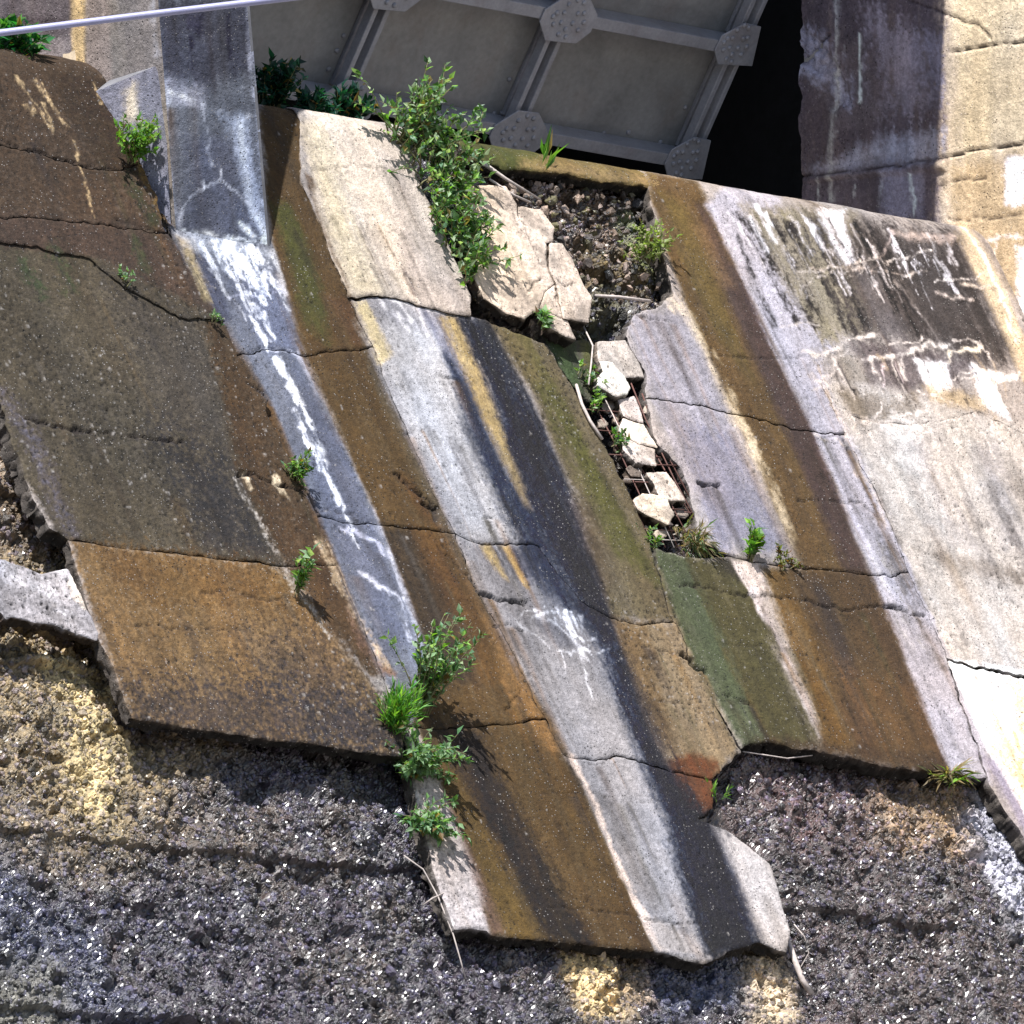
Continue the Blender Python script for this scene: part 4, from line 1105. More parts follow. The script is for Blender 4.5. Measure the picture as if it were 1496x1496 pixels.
strip('root_tendril', [(618, 1322, .02), (632, 1312, .05), (648, 1305, .03)], -0.03, .004, 'short dry twig crossing the long tendril', 'root')
strip('bent_strap', [(1150, 1372, .03), (1162, 1405, .03), (1172, 1432, .02), (1186, 1452, 0)], -0.12, .018, 'pale curved strap hanging below the lowest slab tip', 'metal strap')
strip('root_tendril', [(1160, 1350, .05), (1175, 1368, .07), (1182, 1392, .03), (1170, 1412, .0)], -0.05, .0035, 'dry curl of root at the lowest slab tip', 'root')
strip('root_tendril', [(1085, 1098, .0), (1150, 1108, .02), (1215, 1100, 0)], -0.06, .004, 'thin root under the mossy slab edge', 'root')

# ------------------------------------------------------------------ right training wall
def wallgrid(name, X, y0, y1, z0, z1, g, paint, label, cat, kind=None):
    ys = np.arange(y0, y1+g, g); zs = np.arange(z0, z1+g, g)
    Y, Z = np.meshgrid(ys, zs, indexing='ij')
    rel = 0.006*fbm(Y*2, Z*2, 131, 3)+0.003*fbm(Y*14, Z*14, 134, 3)
    px, py = project(np.stack([np.full(Y.shape, X), Y, Z], -1))
    C, dep = paint(px, py, Y, Z)
    Xg = X-rel+dep
    idx = np.arange(Y.size).reshape(Y.shape)
    F = np.stack([idx[:-1, :-1].ravel(), idx[:-1, 1:].ravel(), idx[1:, 1:].ravel(), idx[1:, :-1].ravel()], 1)
    Yr = Y-0.05*np.clip(0.4+fbm(Z*7, Z*0+2.2, 137, 4), 0, 1)*sstep(y1-0.12, y1, Y)
    V = np.stack([Xg, Yr, Z], -1).reshape(-1, 3)
    return V, F, C.reshape(-1, 4)

def wall_paint(px, py, Y, Z):
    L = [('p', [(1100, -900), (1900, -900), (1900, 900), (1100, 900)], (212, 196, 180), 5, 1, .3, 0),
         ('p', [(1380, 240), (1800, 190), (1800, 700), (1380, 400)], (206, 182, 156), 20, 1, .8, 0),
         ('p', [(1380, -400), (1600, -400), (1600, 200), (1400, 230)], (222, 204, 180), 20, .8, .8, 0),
         ('p', [(1100, -900), (1385, -900), (1378, 60), (1365, 700), (1100, 700)], (128, 118, 126), 14, 1, .8, 0),  # darker grey painted where the cast shadow lies on the wall
         ('p', [(1165, 90), (1260, 60), (1300, 180), (1220, 190)], (146, 136, 140), 14, .7, 1.2, 0),
         ('p', [(1165, 40), (1210, 60), (1235, 150), (1165, 100)], (196, 196, 214), 14, .7, 1.6, 0),
         ('p', [(1270, 20), (1370, 60), (1360, 160), (1290, 170)], (184, 178, 192), 20, .7, 1.6, 0),
         ('p', [(1175, 250), (1290, 200), (1375, 190), (1370, 235), (1220, 258)], (206, 206, 220), 14, .7, 1.0, 0),
         ('p', [(1170, 255), (1300, 240), (1370, 245), (1370, 310), (1170, 310)], (140, 132, 142), 10, .5, .8, 0),
         ('p', [(1290, 250), (1350, 250), (1345, 320), (1290, 320)], (190, 186, 202), 12, .6, .8, 0),
         ('l', [(1258, 50), (1256, 95), (1254, 150)], 3.5, (240, 246, 246), 2, 1, .6, 0, 0),
         ('l', [(1225, -20), (1222, 60), (1218, 160), (1216, 290)], 4, (206, 206, 206), 4, .8, 1.0, 0, 0),
         ('l', [(1330, 258), (1332, 290), (1336, 318)], 3.5, (232, 238, 240), 2, .95, .6, 0, 0),
         ('l', [(1199, 262), (1196, 292)], 2, (226, 230, 230), 2, .9, .6, 0, 0),
         ('l', [(1252, 272), (1250, 292)], 2, (220, 224, 226), 2, .8, .6, 0, 0),
         ('l', [(1290, 250), (1288, 300)], 2, (214, 216, 222), 2, .5, .6, 0, 0),
         ('p', [(1465, 232), (1500, 228), (1500, 300), (1468, 300)], (250, 246, 250), 6, 1, 1.2, 0),
         ('l', [(1445, 350), (1496, 345)], 3, (240, 230, 226), 3, .9, .8, 0, 0),
         ('l', [(1452, 385), (1456, 355)], 4, (236, 228, 222), 3, .9, .8, 0, 0),
         ('p', [(1490, 360), (1520, 350), (1520, 480), (1492, 470)], (250, 246, 250), 6, 1, 1, 0),
         ('l', [(1380, 225), (1440, 218), (1500, 206)], 4, (238, 222, 200), 5, .6, 1.2, 0, 0)]
    C = do_paint(L, px, py, Y*1.0, Z*1.0, (190, 175, 160))
    dep = np.zeros(px.shape)
    wpx = px+3*fbm(Y*9, Z*9, 141, 3); wpy = py+4*fbm(Y*9, Z*9, 145, 3)
    for ln, w, d in (([(1165, 258), (1260, 250), (1330, 238), (1400, 226), (1500, 208)], 1.8, .02), ([(1390, 76), (1440, 68), (1500, 60)], 1.6, .02),
                     ([(1330, 0), (1400, 28), (1430, 36), (1448, 58)], 1.5, .015), ([(1368, 270), (1440, 258)], 1.4, .01), ([(1166, 88), (1210, 52)], 2, .03), ([(1380, 322), (1500, 316)], 1.3, .01)):
        dd, u = dist_line(wpx, wpy, ln)
        k = np.exp(-(dd/w)**2); dep += d*k
        C[..., :3] = C[..., :3]*(1-0.75*k[..., None])+lin((60, 42, 40))*0.75*k[..., None]
    # spalled patch
    sp = sdf_poly(wpx, wpy, [(1160, 30), (1205, 70), (1225, 100), (1240, 150), (1215, 165), (1200, 110), (1160, 90)])
    k = sstep(4, -4, sp)
    dep += 0.03*k*(1+0.8*fbm(Y*30, Z*30, 151, 3))
    lip = np.exp(-((wpy-262+(px-1170)*0.10)/9)**2)*(px < 1380)*sstep(1165, 1200, px)
    dep -= 0.025*lip*(wpy < 268-(px-1170)*0.10)
    return C, dep

yslot = hit_x(1166, 200, XW)[1]
zc = surf(XW, SSIL, 0)[2]
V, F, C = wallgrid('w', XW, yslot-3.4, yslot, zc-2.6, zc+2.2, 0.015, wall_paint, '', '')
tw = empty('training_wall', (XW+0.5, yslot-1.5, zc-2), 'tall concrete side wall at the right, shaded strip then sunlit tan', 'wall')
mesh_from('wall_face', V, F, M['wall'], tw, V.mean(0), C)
fix_normals(mesh_from('wall_core', *join([box_data((XW+0.55, yslot-10, zc-3), np.array([1., 0, 0]), np.array([0, 1., 0]), np.array([0, 0, 1.]), 0.5, 9.99, 9.0)]), M['deck'], tw, None, smooth=False))

# gate recess: closed near-black box, painting in the shade beside and behind the gate
ex, ey, ez = np.array([1., 0, 0]), np.array([0, 1., 0]), np.array([0, 0, 1.])
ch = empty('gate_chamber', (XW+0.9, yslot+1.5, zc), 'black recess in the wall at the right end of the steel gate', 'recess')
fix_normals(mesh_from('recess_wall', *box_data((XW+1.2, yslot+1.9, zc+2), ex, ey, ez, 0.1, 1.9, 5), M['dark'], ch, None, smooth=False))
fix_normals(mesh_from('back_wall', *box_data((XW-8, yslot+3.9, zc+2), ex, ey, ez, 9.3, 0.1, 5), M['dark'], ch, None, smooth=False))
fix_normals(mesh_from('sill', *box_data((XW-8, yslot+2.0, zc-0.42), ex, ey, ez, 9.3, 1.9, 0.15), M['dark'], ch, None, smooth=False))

fix_normals(mesh_from('shade_roof', *box_data((XW-8, yslot+2.6, zc+2.6), ex, ey, ez, 9.3, 1.5, 0.1), M['dark'], ch, None, smooth=False))  # unseen cover added to keep the sun out of the chamber
# deck piece added out of frame, shaped to cast the wall's shadow edge
Q = hit_x(1381, 0, XW); zt = zc+4.6
tq = (zt-Q[2])/(-SUNL[2]); E = Q-SUNL*tq
kk = 0.33
xd = XW-SUNL[0]/-SUNL[2]*(zt-zc)-0.05
poly = [np.array([xd, E[1]+(xd-E[0])*kk, zt]), E+np.array([3., 3*kk, 0]), np.array([E[0]+3, yslot+5, zt]), np.array([xd, yslot+5, zt])]
dk = mesh_from('shade_deck', *prism(poly, (0, 0, 0.4)), M['deck'], None, np.mean(poly, 0), smooth=False)
fix_normals(dk); tag(dk, 'unseen concrete deck piece added above the picture to shade the right wall', 'added shade caster')

# ------------------------------------------------------------------ the steel gate
XG = XW-0.12
O = hit_x(1003, 230, XG)
g_up = np.array([0, -0.656, 1.0]); g_up /= np.linalg.norm(g_up)
g_n = np.cross(ex, g_up); g_n = g_n if g_n[1] < 0 else -g_n        # faces downstream
gate = empty('steel_gate', O-g_up*0.1, 'grey riveted steel gate with ribs and octagonal plates between the piers', 'gate')
def gp(px, py, d=0.0): return hit_plane(px, py, O+g_n*d, g_n)
def ab(p): q = p-O; return q@ex, q@g_up
def plate(name, pxs, d, t, m='steel', parent=gate, bev=0.003):
    P = [gp(a, b, d) for a, b in pxs]
    o = mesh_from(name, *prism(P, -g_n*t), M[m], parent, np.mean(P, 0), smooth=False)
    return fix_normals(o, bev)
xl = ab(gp(70, 100))[0]; xr = ab(gp(1034, 205))[0]; ytop = 2.1
def gbox(name, a0, a1, b0, b1, d0, d1, m='steel', bev=0.004):
    c = O+ex*((a0+a1)/2)+g_up*((b0+b1)/2)+g_n*((d0+d1)/2)
    o = mesh_from(name, *box_data(c, ex, g_up, g_n, abs(a1-a0)/2, abs(b1-b0)/2, abs(d1-d0)/2), M[m], gate, None, smooth=False)
    return fix_normals(o, bev)
bl = ab(gp(880, 226))[1]; bt = ab(gp(880, 208))[1]
ul = ab(gp(956, 59))[1]; ut = ab(gp(956, 42))[1]
step = ul-bl
gbox('skin_plate', xl, xr-0.005, bl+0.02, ytop, -0.22, -0.20, 'skin')
gcs = [(757, 195), (1003, 230)]
pitch_a = ab(gp(1003, 230))[0]-ab(gp(757, 195))[0]
ra = [ab(gp(1003, 230))[0]-k*pitch_a for k in range(5)]
for k in range(3):
    b0 = bl+k*step; b1 = bt+k*step
    gbox('beam', xl, xr-0.01, b0, b1, -0.02, 0.0)
    gbox('beam_web', xl, xr-0.012, b0+0.006, b0+0.026, -0.198, -0.022)
    gbox('beam_top_flange', xl, xr-0.012, b1-0.02, b1-0.004, -0.198, -0.022)
rw = [(-0.074, -0.034), (0.028, 0.066)]
for ia, a in enumerate(ra):
    a = a+(0.075 if ia == 0 else 0.0)
    for w0, w1 in rw:
        for k in range(3):
            gbox('rib_bar', a+w0, a+w1, bt+k*step+0.004, bl+(k+1)*step-0.004, -0.10, -0.03)
    for k in range(3):
        gbox('rib_web', a-0.02, a+0.008, bt+k*step+0.004, bl+(k+1)*step-0.004, -0.199, -0.17)
# gusset plates
rm = bmesh.new(); bmesh.ops.create_uvsphere(rm, u_segments=8, v_segments=5, radius=0.019)
bmesh.ops.scale(rm, vec=(1, 1, 0.7), verts=rm.verts)
rme = bpy.data.meshes.new('rivet'); rm.to_mesh(rme); rm.free(); rme.materials.append(M['steel'])
rme.polygons.foreach_set('use_smooth', [True]*len(rme.polygons))
rq = Vector(g_n).to_track_quat('Z', 'Y').to_euler()
def rivet(p, parent):
    o = bpy.data.objects.new('rivet', rme); COL.objects.link(o); o.parent = parent
    o.location = Vector(np.asarray(p)-world_loc(parent)); o.rotation_euler = rq
    return o
shape5 = [(713, 200), (721, 182), (756, 160), (786, 164), (798, 190), (788, 214), (766, 231), (721, 227)]
s5 = [np.array(ab(gp(*p)))-np.array([ra[1], 0]) for p in shape5]
endp = [np.array(ab(gp(*p)))-np.array([ra[0], 0]) for p in [(969, 239), (980, 217), (1014, 199), (1037, 204), (1024, 261), (974, 259)]]
riv5 = [(-.13, .03), (-.12, -.05), (-.15, .0), (-.06, .10), (.0, .14), (.06, .13), (-.04, -.11), (.03, -.12), (.10, .06), (.13, 0), (.11, -.06), (.05, .05), (.04, -.02), (-.07, .04), (-.06, -.03), (.0, -.07)]
ctr = np.mean(s5, 0)
for i, a in enumerate(ra):
    for k in range(3):
        sh = endp if i == 0 else s5
        P = [O+ex*(a+q[0])+g_up*(q[1]+k*step)+g_n*0.016 for q in sh]
        g = mesh_from('gusset_plate', *prism(P, -g_n*0.013), M['steel'], gate, np.mean(P, 0), smooth=False)
        fix_normals(g, 0.003)
        cc = np.mean(sh, 0)
        for (u, v) in riv5:
            if i == 0: u *= 0.75
            p = O+ex*(a+cc[0]+u)+g_up*(cc[1]+v+k*step)+g_n*0.018
            rivet(p, g)
for (px, py) in [(882, 195), (918, 193), (965, 208), (1001, 157), (1027, 150), (1039, 160), (1048, 142), (744, 116), (722, 166), (733, 165), (502, 52), (492, 74), (480, 101), (640, 165)]:
    rivet(gp(px, py, -0.197), gate)

# ------------------------------------------------------------------ left pier
pb = at(320, 348, 0.0)
YP = pb[1]
def pier_paint_factory(layers, base):
    def f(px, py, a, b): return do_paint(layers, px, py, a, b, base), None
    return f
PL = [('p', [(200, -300), (420, -300), (420, 400), (200, 400)], (132, 136, 146), 5, 1, .3, 0),
      ('p', [(225, 0), (380, 0), (385, 90), (300, 130), (225, 110)], (96, 98, 112), 16, .9, 1.0, 0),
      ('p', [(270, 200), (370, 200), (385, 350), (270, 340)], (116, 120, 138), 16, .7, .8, 0),
      ('p', [(225, 110), (300, 130), (300, 160), (240, 150)], (190, 192, 206), 8, .6, 1.0, 0),
      ('l', [(240, 132), (268, 140), (278, 146)], 3, (236, 238, 244), 3, .9, .8, 0, 0),
      ('l', [(242, 135), (245, 160)], 4, (226, 230, 238), 4, .8, .8, .5, 0),
      ('l', [(278, 142), (276, 165)], 4, (220, 226, 234), 4, .7, .8, .5, 0),
      ('l', [(295, 150), (303, 190), (312, 240)], 2, (216, 220, 232), 2, .7, 1.2, 0, 0),
      ('l', [(323, 162), (345, 172), (368, 168)], 2.5, (230, 234, 244), 2, .9, .6, 0, 0),
      ('p', [(322, 165), (368, 172), (372, 240), (388, 340), (375, 340), (345, 230)], (196, 204, 222), 8, .7, 1.0, 0),
      ('l', [(350, 180), (356, 240), (366, 300), (385, 345)], 5, (226, 232, 242), 5, .7, 1.0, 0, 0),
      ('l', [(262, 328), (266, 305), (280, 285), (300, 274), (330, 265), (345, 278), (375, 310)], 1.4, (206, 210, 222), 1.8, .75, .7, 0, 0),
      ('l', [(298, 276), (296, 264)], 2, (220, 224, 236), 2, .9, .6, 0, 0), ('l', [(326, 265), (322, 246)], 2, (220, 224, 236), 2, .9, .6, 0, 0),
      ('l', [(350, 325), (365, 345), (392, 356)], 5, (236, 240, 248), 4, .9, .9, 0, 0), ('l', [(380, 330), (394, 350)], 5, (226, 230, 240), 4, .8, .9, 0, 0),
      ('l', [(260, 338), (320, 344), (392, 362)], 3, (236, 240, 246), 3, .9, .8, 0, 0),
      ('p', [(268, 20), (300, 20), (296, 50), (270, 40)], (90, 88, 110), 6, .6, 1, 0),
      ('l', [(275, 55), (278, 100)], 2.5, (56, 54, 80), 2, .8, .8, 0, 0), ('l', [(330, 20), (336, 85)], 2.2, (60, 58, 84), 2, .8, .8, 0, 0), ('l', [(295, 20), (290, 48)], 3, (60, 58, 84), 2, .7, .8, 0, 0),
      ('l', [(362, -20), (372, 120), (394, 350)], 4, (206, 210, 226), 4, .6, .6, 0, 0),
      ('l', [(240, 100), (246, 200), (258, 330)], 3, (200, 204, 220), 3, .5, .6, 0, 0)]
PS = [('p', [(-200, -300), (300, -300), (300, 400), (-200, 400)], (160, 152, 146), 5, 1, .3, 0),
      ('p', [(-100, -100), (105, -100), (105, 160), (-100, 160)], (128, 120, 124), 8, 1, .8, 0),
      ('p', [(38, 55), (100, 60), (100, 110), (40, 105)], (172, 164, 164), 12, .7, 1.2, 0),
      ('l', [(30, 30), (105, 28)], 4, (74, 60, 66), 5, .7, 1.0, 0, 0),
      ('p', [(103, -60), (124, -60), (128, 130), (106, 130)], (226, 196, 158), 5, 1, .5, 0),  # sunlit stripe painted in as paler tan
      ('p', [(126, -60), (160, -60), (164, 140), (128, 140)], (166, 154, 148), 6, 1, .6, 0),
      ('p', [(172, -60), (240, -60), (246, 120), (180, 130)], (150, 144, 144), 8, .7, 1.0, 0),
      ('p', [(248, -20), (275, -20), (275, 15), (250, 5)], (220, 206, 190), 6, .8, 1.0, 0),
      ('l', [(217, -30), (226, 40), (232, 90)], 3, (206, 206, 214), 3, .6, 1.0, 0, 0)]
def quadgrid(p00, p10, p01, p11, g, layers, base, relief_n, amp=0.006):
    p00, p10, p01, p11 = [np.asarray(p, float) for p in (p00, p10, p01, p11)]
    nu = max(2, int(np.linalg.norm(p10-p00)/g)); nv = max(2, int(np.linalg.norm(p01-p00)/g))
    u, v = np.meshgrid(np.linspace(0, 1, nu), np.linspace(0, 1, nv), indexing='ij')
    P = (p00*((1-u)*(1-v))[..., None]+p10*(u*(1-v))[..., None]+p01*((1-u)*v)[..., None]+p11*(u*v)[..., None])
    a = u*np.linalg.norm(p10-p00); b = v*np.linalg.norm(p01-p00)
    edge = np.minimum(np.minimum(u, 1-u), np.minimum(v, 1-v))
    P = P+np.asarray(relief_n)*(amp*fbm(a*4, b*4, 161, 4)*sstep(0, .03, edge))[..., None]
    px, py = project(P)
    C = do_paint(layers, px, py, a, b, base)
    idx = np.arange(u.size).reshape(u.shape)
    F = np.stack([idx[:-1, :-1].ravel(), idx[1:, :-1].ravel(), idx[1:, 1:].ravel(), idx[:-1, 1:].ravel()], 1)
    return P.reshape(-1, 3), F, C.reshape(-1, 4)
BLp, BRp = hit_y(262, 400, YP), hit_y(398, 400, YP)
TLp, TRp = hit_y(231, 0, YP), hit_y(364, 0, YP)
def ext(b, t, z): return b+(t-b)*((z-b[2])/(t[2]-b[2]))
ZT = zc+4.4
TLx, TRx = ext(BLp, TLp, ZT), ext(BRp, TRp, ZT)
pier = empty('gate_pier', (BLp+BRp)/2, 'blue-grey cracked concrete pier standing between the brown slab and the cream layer', 'pier')
V, F, C = quadgrid(BLp, BRp, TLx, TRx, 0.016, PL, (160, 160, 180), (0, -1, 0)); mesh_from('front_face', V, F, M['wall'], pier, V.mean(0), C)
bk = np.array([0, 5.5, 0])
V, F, C = quadgrid(BLp+bk*0.3, BLp, TLx+bk*0.3, TLx, 0.02, PS, (160, 152, 146), (-1, 0, 0)); mesh_from('side_face', V, F, M['wall'], pier, V.mean(0), C)
# inner body, slightly behind the faces
ins = 0.008
V, F = prism([BLp+[ins, ins, 0], BRp+[-0.002, ins, 0], TRx+[-0.002, ins, 0], TLx+[ins, ins, 0]], bk)
fix_normals(mesh_from('pier_core', V, F, M['pier'], pier, None, smooth=False))
V, F = prism([BRp, BRp+bk, TRx+bk, TRx], np.array([-0.02, 0, 0]))
fix_normals(mesh_from('right_face', V, F, M['pier'], pier, None, smooth=False))
# cutwater fillet on the left foot
def L_at(px, py, dx): return hit_x(px, py, BLp[0]+dx)
f0 = hit_y(253, 345, YP+0.02); f1 = hit_y(238, 92, YP+0.02)
wv = np.array([-0.16, 0.42, 0])
V, F, C = quadgrid(f0+wv-[0, 0, .2], f0-[0, 0, .2], f1+wv-[0, 0, 0.14], f1, 0.012, [('p', [(-200, -300), (300, -300), (300, 400), (-200, 400)], (146, 146, 158), 5, 1, .3, 0), ('p', [(180, 130), (200, 120), (205, 180), (180, 180)], (216, 206, 190), 8, .8, .8, 0)], (176, 176, 184), (-.8, -.5, 0))  # small pale patch paints in a sunlit highlight near the top
mesh_from('foot_fillet', V, F, M['wall'], pier, V.mean(0), C)
a_, b_, c_ = f1, f1+wv-[0, 0, .14], f1+np.array([0.03, 0.45, -0.02])
fix_normals(mesh_from('fillet_top', *prism([a_, b_, c_], np.array([0.01, 0.02, -0.012])), M['pier'], pier, None, smooth=False))
# strip painting in a groove's shade, and sunlit tan pilaster, on the pier's flank
def flank_box(px0, px1, dx0, dx1, name, m):
    p0 = hit_x(px0, 60, BLp[0]-0.08); p1 = hit_x(px1, 60, BLp[0]-0.08)
    y0, y1 = sorted((p0[1], p1[1]))
    c = np.array([BLp[0]-0.08+(dx0+dx1)/2, (y0+y1)/2, zc+1.9])
    return fix_normals(mesh_from(name, *box_data(c, ex, ey, ez, abs(dx1-dx0)/2, (y1-y0)/2, 2.2), M[m], pier, None, smooth=False), 0.004)
tanm = mat_plain('sunlit_tan', (0.62, 0.50, 0.36), 0.9, 0, 0.2, 10)  # pale tan with the stripe's sunlight put into the colour
flank_box(105, 124, -0.075, 0.10, 'pilaster', M and 'deck').data.materials[0] = tanm
flank_box(163, 168, -0.03, 0.10, 'groove_shade', 'dark')  # near-black strip standing in for the shade of a groove
bw = fix_normals(mesh_from('abutment_wall', *box_data((BLp[0]-3.1, YP+2.9, zc+1), ex, ey, ez, 3.0, 0.3, 4), M['deck'], None, None, smooth=False))
tag(bw, 'shaded grey wall behind the crest at the top left corner', 'wall')

# ------------------------------------------------------------------ cable
d_c = 46.0
def free(px, py, d):
    v = ray(px, py); return CAM+v*(d/(v@cd))
cp = [free(q, 48-q*0.1215+0.00001*(q-200)**2-0.4, d_c) for q in range(-3000, 4600, 200)]
V, F = tube_data(cp, 0.0165, 10)
tag(mesh_from('cable', V, F, M['cable'], None, np.mean(V, 0)), 'pale thick cable stretched across the top left corner in front of the pier', 'cable')

# ------------------------------------------------------------------ plants
NRM = np.array([0, nY, nZ])
def plant(name, label, cat, px, py, n, stems, leaf, cols, group=None, droop=0.0, spread=0.5, lean=(0, 0, 0), per=14, grass=False, height=0.3):
    base = at(px, py, n) if not isinstance(px, np.ndarray) else px
    t = empty(name, base, label, cat, group)
    SV = []; LV = []; LF = []; LC = []
    for k in range(stems):
        d = NRM*random.uniform(.3, .9)+ez*random.uniform(.4, 1.1)+ex*random.gauss(0, spread)+ey*random.gauss(0, spread*.5)+np.asarray(lean)
        d = d/np.linalg.norm(d); Ls = height*random.uniform(.45, 1.0)
        b0 = base+ex*random.gauss(0, .05*spread)+np.array([0, tY, tZ])*random.gauss(0, .05*spread)
        pts = [b0]
        m = 6
        for j in range(1, m+1):
            d = d+ez*(-droop*0.35)+rng.standard_normal(3)*0.10; d /= np.linalg.norm(d)
            pts.append(pts[-1]+d*Ls/m)
        if not grass: SV.append(tube_data(pts, .006 if height > .3 else .004, 4, .0015))
        nl = per
        for i in range(nl):
            f = (0.0 if grass else 0.15)+0.85*random.random()**0.8
            q = f*(m-0.001); j = int(q); p = pts[j]+(pts[j+1]-pts[j])*(q-j)
            dd = rng.standard_normal(3); dd = dd/np.linalg.norm(dd)*0.9+d*0.5+ez*(0.15-droop*.4)+NRM*.3
            if grass: dd = d*1.2+rng.standard_normal(3)*.35
            dd /= np.linalg.norm(dd)
            sd = np.cross(dd, NRM*.6+ez*.6+rng.standard_normal(3)*.5); sd /= np.linalg.norm(sd)+1e-9
            up = np.cross(sd, dd)
            L = leaf*random.uniform(.35, 1.4); W = L*(0.07 if grass else random.uniform(.2, .32))
            b = len(LV)
            LV += [p, p+dd*L*.4+sd*W+up*W*.35, p+dd*L*.45, p+dd*L*.4-sd*W+up*W*.35, p+dd*L-up*L*.12]
            LF += [(b, b+1, b+2), (b, b+2, b+3), (b+1, b+4, b+2), (b+2, b+4, b+3)]
            c = lin(random.choice(cols) if random.random() > .05 else random.choice(((150, 130, 70), (120, 96, 60))))*random.uniform(.55, 1.5)
            LC += [np.concatenate([c, [1]])]*5
    if SV: mesh_from('stem', *join(SV), M['stem'], t, None)
    mesh_from('foliage', LV, LF, M['leaf'], t, None, LC, smooth=False, kind='stuff')
    return t
GR = [(128, 158, 116), (100, 140, 84), (160, 188, 150), (112, 152, 122), (74, 112, 62), (176, 196, 160)]
LT = [(130, 175, 70), (110, 160, 60), (150, 190, 90), (90, 140, 60)]
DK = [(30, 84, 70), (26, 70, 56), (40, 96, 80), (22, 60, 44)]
PALE = [(150, 182, 140), (140, 176, 130), (96, 140, 100), (110, 150, 90)]
DRY = [(150, 130, 96), (120, 120, 80), (170, 150, 120)]
bushb = at(640, 260, .05)
tb = empty('tall_bush', bushb, 'tall leafy bush spilling from the gate sill down beside the pale blocks', 'bush')
# the bush is made of many shoots along its length, joined as one plant
def bush(t, path, shoots, leaf, cols, height, per):
    SV = []; LV = []; LF = []; LC = []
    for k in range(shoots):
        i = random.random()*(len(path)-1); j = int(i); f = i-j
        a = np.array(path[j]); b = np.array(path[j+1]); q = a*(1-f)+b*f
        base = at(q[0]+random.gauss(0, q[2]*.5), q[1]+random.gauss(0, 8), 0.02)
        d = NRM*random.uniform(.3, .9)+ez*random.uniform(.2, .9)+ex*random.gauss(0, .45); d /= np.linalg.norm(d)
        Ls = height*random.uniform(.4, 1)*(q[3])
        pts = [base]
        for m_ in range(5):
            d = d+rng.standard_normal(3)*.14-ez*.06; d /= np.linalg.norm(d); pts.append(pts[-1]+d*Ls/5)
        SV.append(tube_data(pts, .006, 4, .0015))
        for _ in range(per):
            qf = random.random()**.7*4.999; jj = int(qf); p = pts[jj]+(pts[jj+1]-pts[jj])*(qf-jj)
            dd = rng.standard_normal(3)*.7+d*.5+NRM*.4-ez*.1; dd /= np.linalg.norm(dd)
            sd = np.cross(dd, NRM*.6+ez*.6+rng.standard_normal(3)*.5); sd /= np.linalg.norm(sd)+1e-9; up = np.cross(sd, dd)
            L = leaf*random.uniform(.35, 1.45); W = L*random.uniform(.2, .34); b0 = len(LV)
            LV += [p, p+dd*L*.4+sd*W+up*W*.35, p+dd*L*.45, p+dd*L*.4-sd*W+up*W*.35, p+dd*L-up*L*.12]
            LF += [(b0, b0+1, b0+2), (b0, b0+2, b0+3), (b0+1, b0+4, b0+2), (b0+2, b0+4, b0+3)]
            LC += [np.concatenate([lin(random.choice(cols) if random.random() > .05 else (150, 130, 80))*random.uniform(.55, 1.5), [1]])]*5
    mesh_from('stem', *join(SV), M['stem'], t, None)
    mesh_from('foliage', LV, LF, M['leaf'], t, None, LC, smooth=False, kind='stuff')
bush(tb, [(580, 200, 18, 1.0), (615, 215, 32, 1.2), (640, 260, 38, .75), (650, 310, 34, .65), (672, 350, 26, .65), (690, 410, 14, .6)], 165, .05, GR+GR+LT[:2]+[(60, 96, 56)], .50, 19)
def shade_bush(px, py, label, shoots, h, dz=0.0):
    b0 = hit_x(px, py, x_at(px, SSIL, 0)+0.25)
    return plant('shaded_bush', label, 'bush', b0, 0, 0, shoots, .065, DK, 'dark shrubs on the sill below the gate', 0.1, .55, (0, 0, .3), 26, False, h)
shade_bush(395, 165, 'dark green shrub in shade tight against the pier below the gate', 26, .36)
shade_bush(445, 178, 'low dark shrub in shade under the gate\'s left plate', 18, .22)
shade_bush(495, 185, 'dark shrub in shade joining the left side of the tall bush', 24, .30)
b0 = hit_y(8, 108, YP+0.75)
plant('crest_bush', 'dark leafy shrub on the crest at the picture\'s left edge', 'bush', b0, 0, 0, 34, .07, [(34, 110, 60), (50, 130, 70), (24, 80, 44), (90, 150, 70)], None, .1, .5, (-.2, 0, .4), 26, False, .36)
plant('wall_weed', 'bright yellow-green weed hanging in the corner between brown slab and pier', 'weed', 192, 235, .10, 30, .04, LT, None, .3, .4, (0, 0, .2), 22, False, .30)
plant('leafy_weed', 'biggest broad-leaved weed growing from the lower end of the blue-grey strip', 'weed', 612, 1040, .0, 42, .052, GR+PALE+LT[:1], None, .1, .46, (.1, 0, .5), 22, False, .64)
plant('grass_tuft', 'bright green grassy tuft left of the biggest broad-leaved weed', 'grass tuft', 575, 1068, .04, 110, .07, LT+[(90, 160, 80), (120, 180, 90)], None, .1, .5, (-.1, 0, .3), 14, True, .30)
plant('trailing_weed', 'pale weed trailing down the slab edge under the grassy tuft', 'weed', 607, 1130, -.02, 46, .048, PALE+GR[:1], None, .5, .6, (-.1, 0, -.1), 22, False, .36)
plant('trailing_weed', 'pale lower weed trailing over the edge beside the long dry tendril', 'weed', 615, 1215, -.03, 34, .045, PALE, None, .7, .5, (-.1, 0, -.2), 20, False, .30)
plant('weed', 'upright small weed casting a shadow at the crack of the tan slab', 'weed', 434, 868, .08, 9, .06, GR+LT, None, .0, .25, (0, 0, .6), 14, False, .26)
plant('weed', 'fluffy pale weed rooted where the brown slab meets the lime streak', 'weed', 432, 700, .05, 22, .03, PALE+LT, None, .1, .5, (0, 0, .2), 22, False, .17)
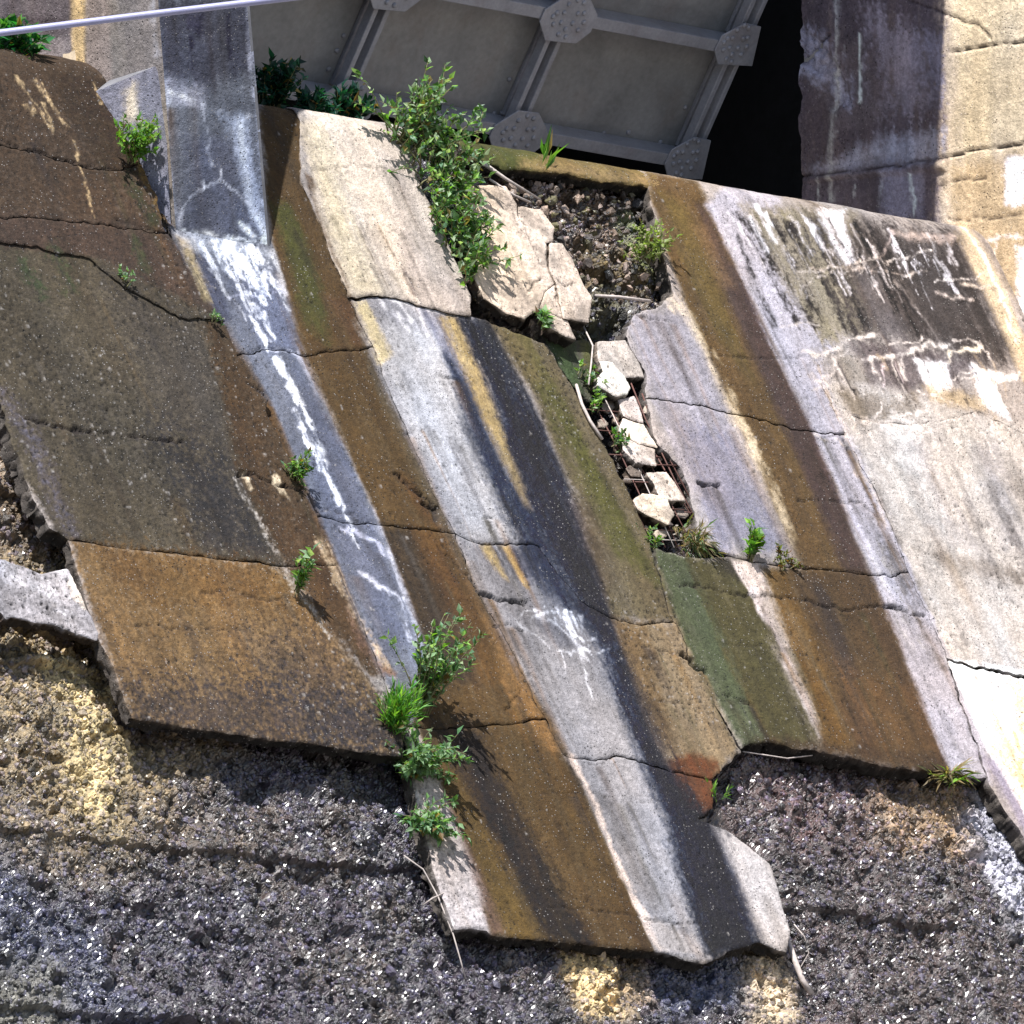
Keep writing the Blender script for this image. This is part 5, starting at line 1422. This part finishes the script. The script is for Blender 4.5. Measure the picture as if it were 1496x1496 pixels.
plant('weed', 'yellow-green weed on the joint below the brown striped slab', 'weed', 1097, 818, .0, 12, .06, LT, None, .0, .3, (0, 0, .5), 14, False, .22)
plant('weed', 'small weed below the biggest pale block', 'weed', 790, 478, .03, 8, .05, PALE, None, .1, .5, (0, 0, .3), 12, False, .14)
plant('weed', 'tiny green weed in the hole beside the tan speckled slab\'s lower corner', 'weed', 1045, 1168, -.05, 8, .05, LT, None, .1, .5, (.1, 0, .2), 10, True, .14)
plant('moss_weed', 'yellowish weeds in the mossy pocket left of the brown stripe', 'weed', 945, 375, -.03, 34, .035, [(150, 170, 96), (130, 150, 80), (170, 180, 120)], None, .3, .8, (0, 0, .1), 18, False, .24)
plant('grass_tuft', 'two thin grass blades on the sill below the gate', 'grass tuft', 794, 248, .0, 3, .16, LT, None, .0, .3, (0, 0, .6), 4, True, .16)
plant('dry_grass', 'dry straw and leaves matted at the lower end of the hole', 'dry grass', 1010, 795, -.03, 40, .07, DRY+GR[:1], None, .6, .9, (0, 0, -.2), 12, True, .16)
plant('grass_tuft', 'dry grass fringe under the lower right slab\'s edge', 'grass tuft', 1385, 1140, -.02, 20, .12, DRY+LT[:1], None, .5, .6, (0, 0, 0), 6, True, .10)
plant('weed', 'small fringe of rusty weed along the joint right of the yellow-green weed', 'weed', 1140, 822, .0, 12, .03, [(130, 90, 40), (110, 120, 50)], None, .2, .8, (0, 0, 0), 12, False, .09)
for (px, py, lb) in [(872, 600, 'green weed sprouting inside the hole below the pale strap'), (905, 655, 'little weed between wires beside the stacked pieces'), (945, 790, 'bright sprig at the hole\'s bottom left corner'), (858, 560, 'mossy sprig on the left rim of the hole')]:
    plant('weed', lb, 'weed', px, py, -.04, 9, .035, GR+LT, None, .1, .6, (0, 0, .2), 12, False, .11)
plant('weed', 'tiny pale weed in the dark slab\'s upper ledge', 'weed', 180, 412, .08, 6, .025, PALE, None, .1, .5, (0, 0, .2), 12, False, .08)
plant('weed', 'tiny weed at the chipped corner left of the blue-grey strip', 'weed', 310, 470, .08, 6, .025, PALE, None, .1, .5, (0, 0, .2), 12, False, .08)
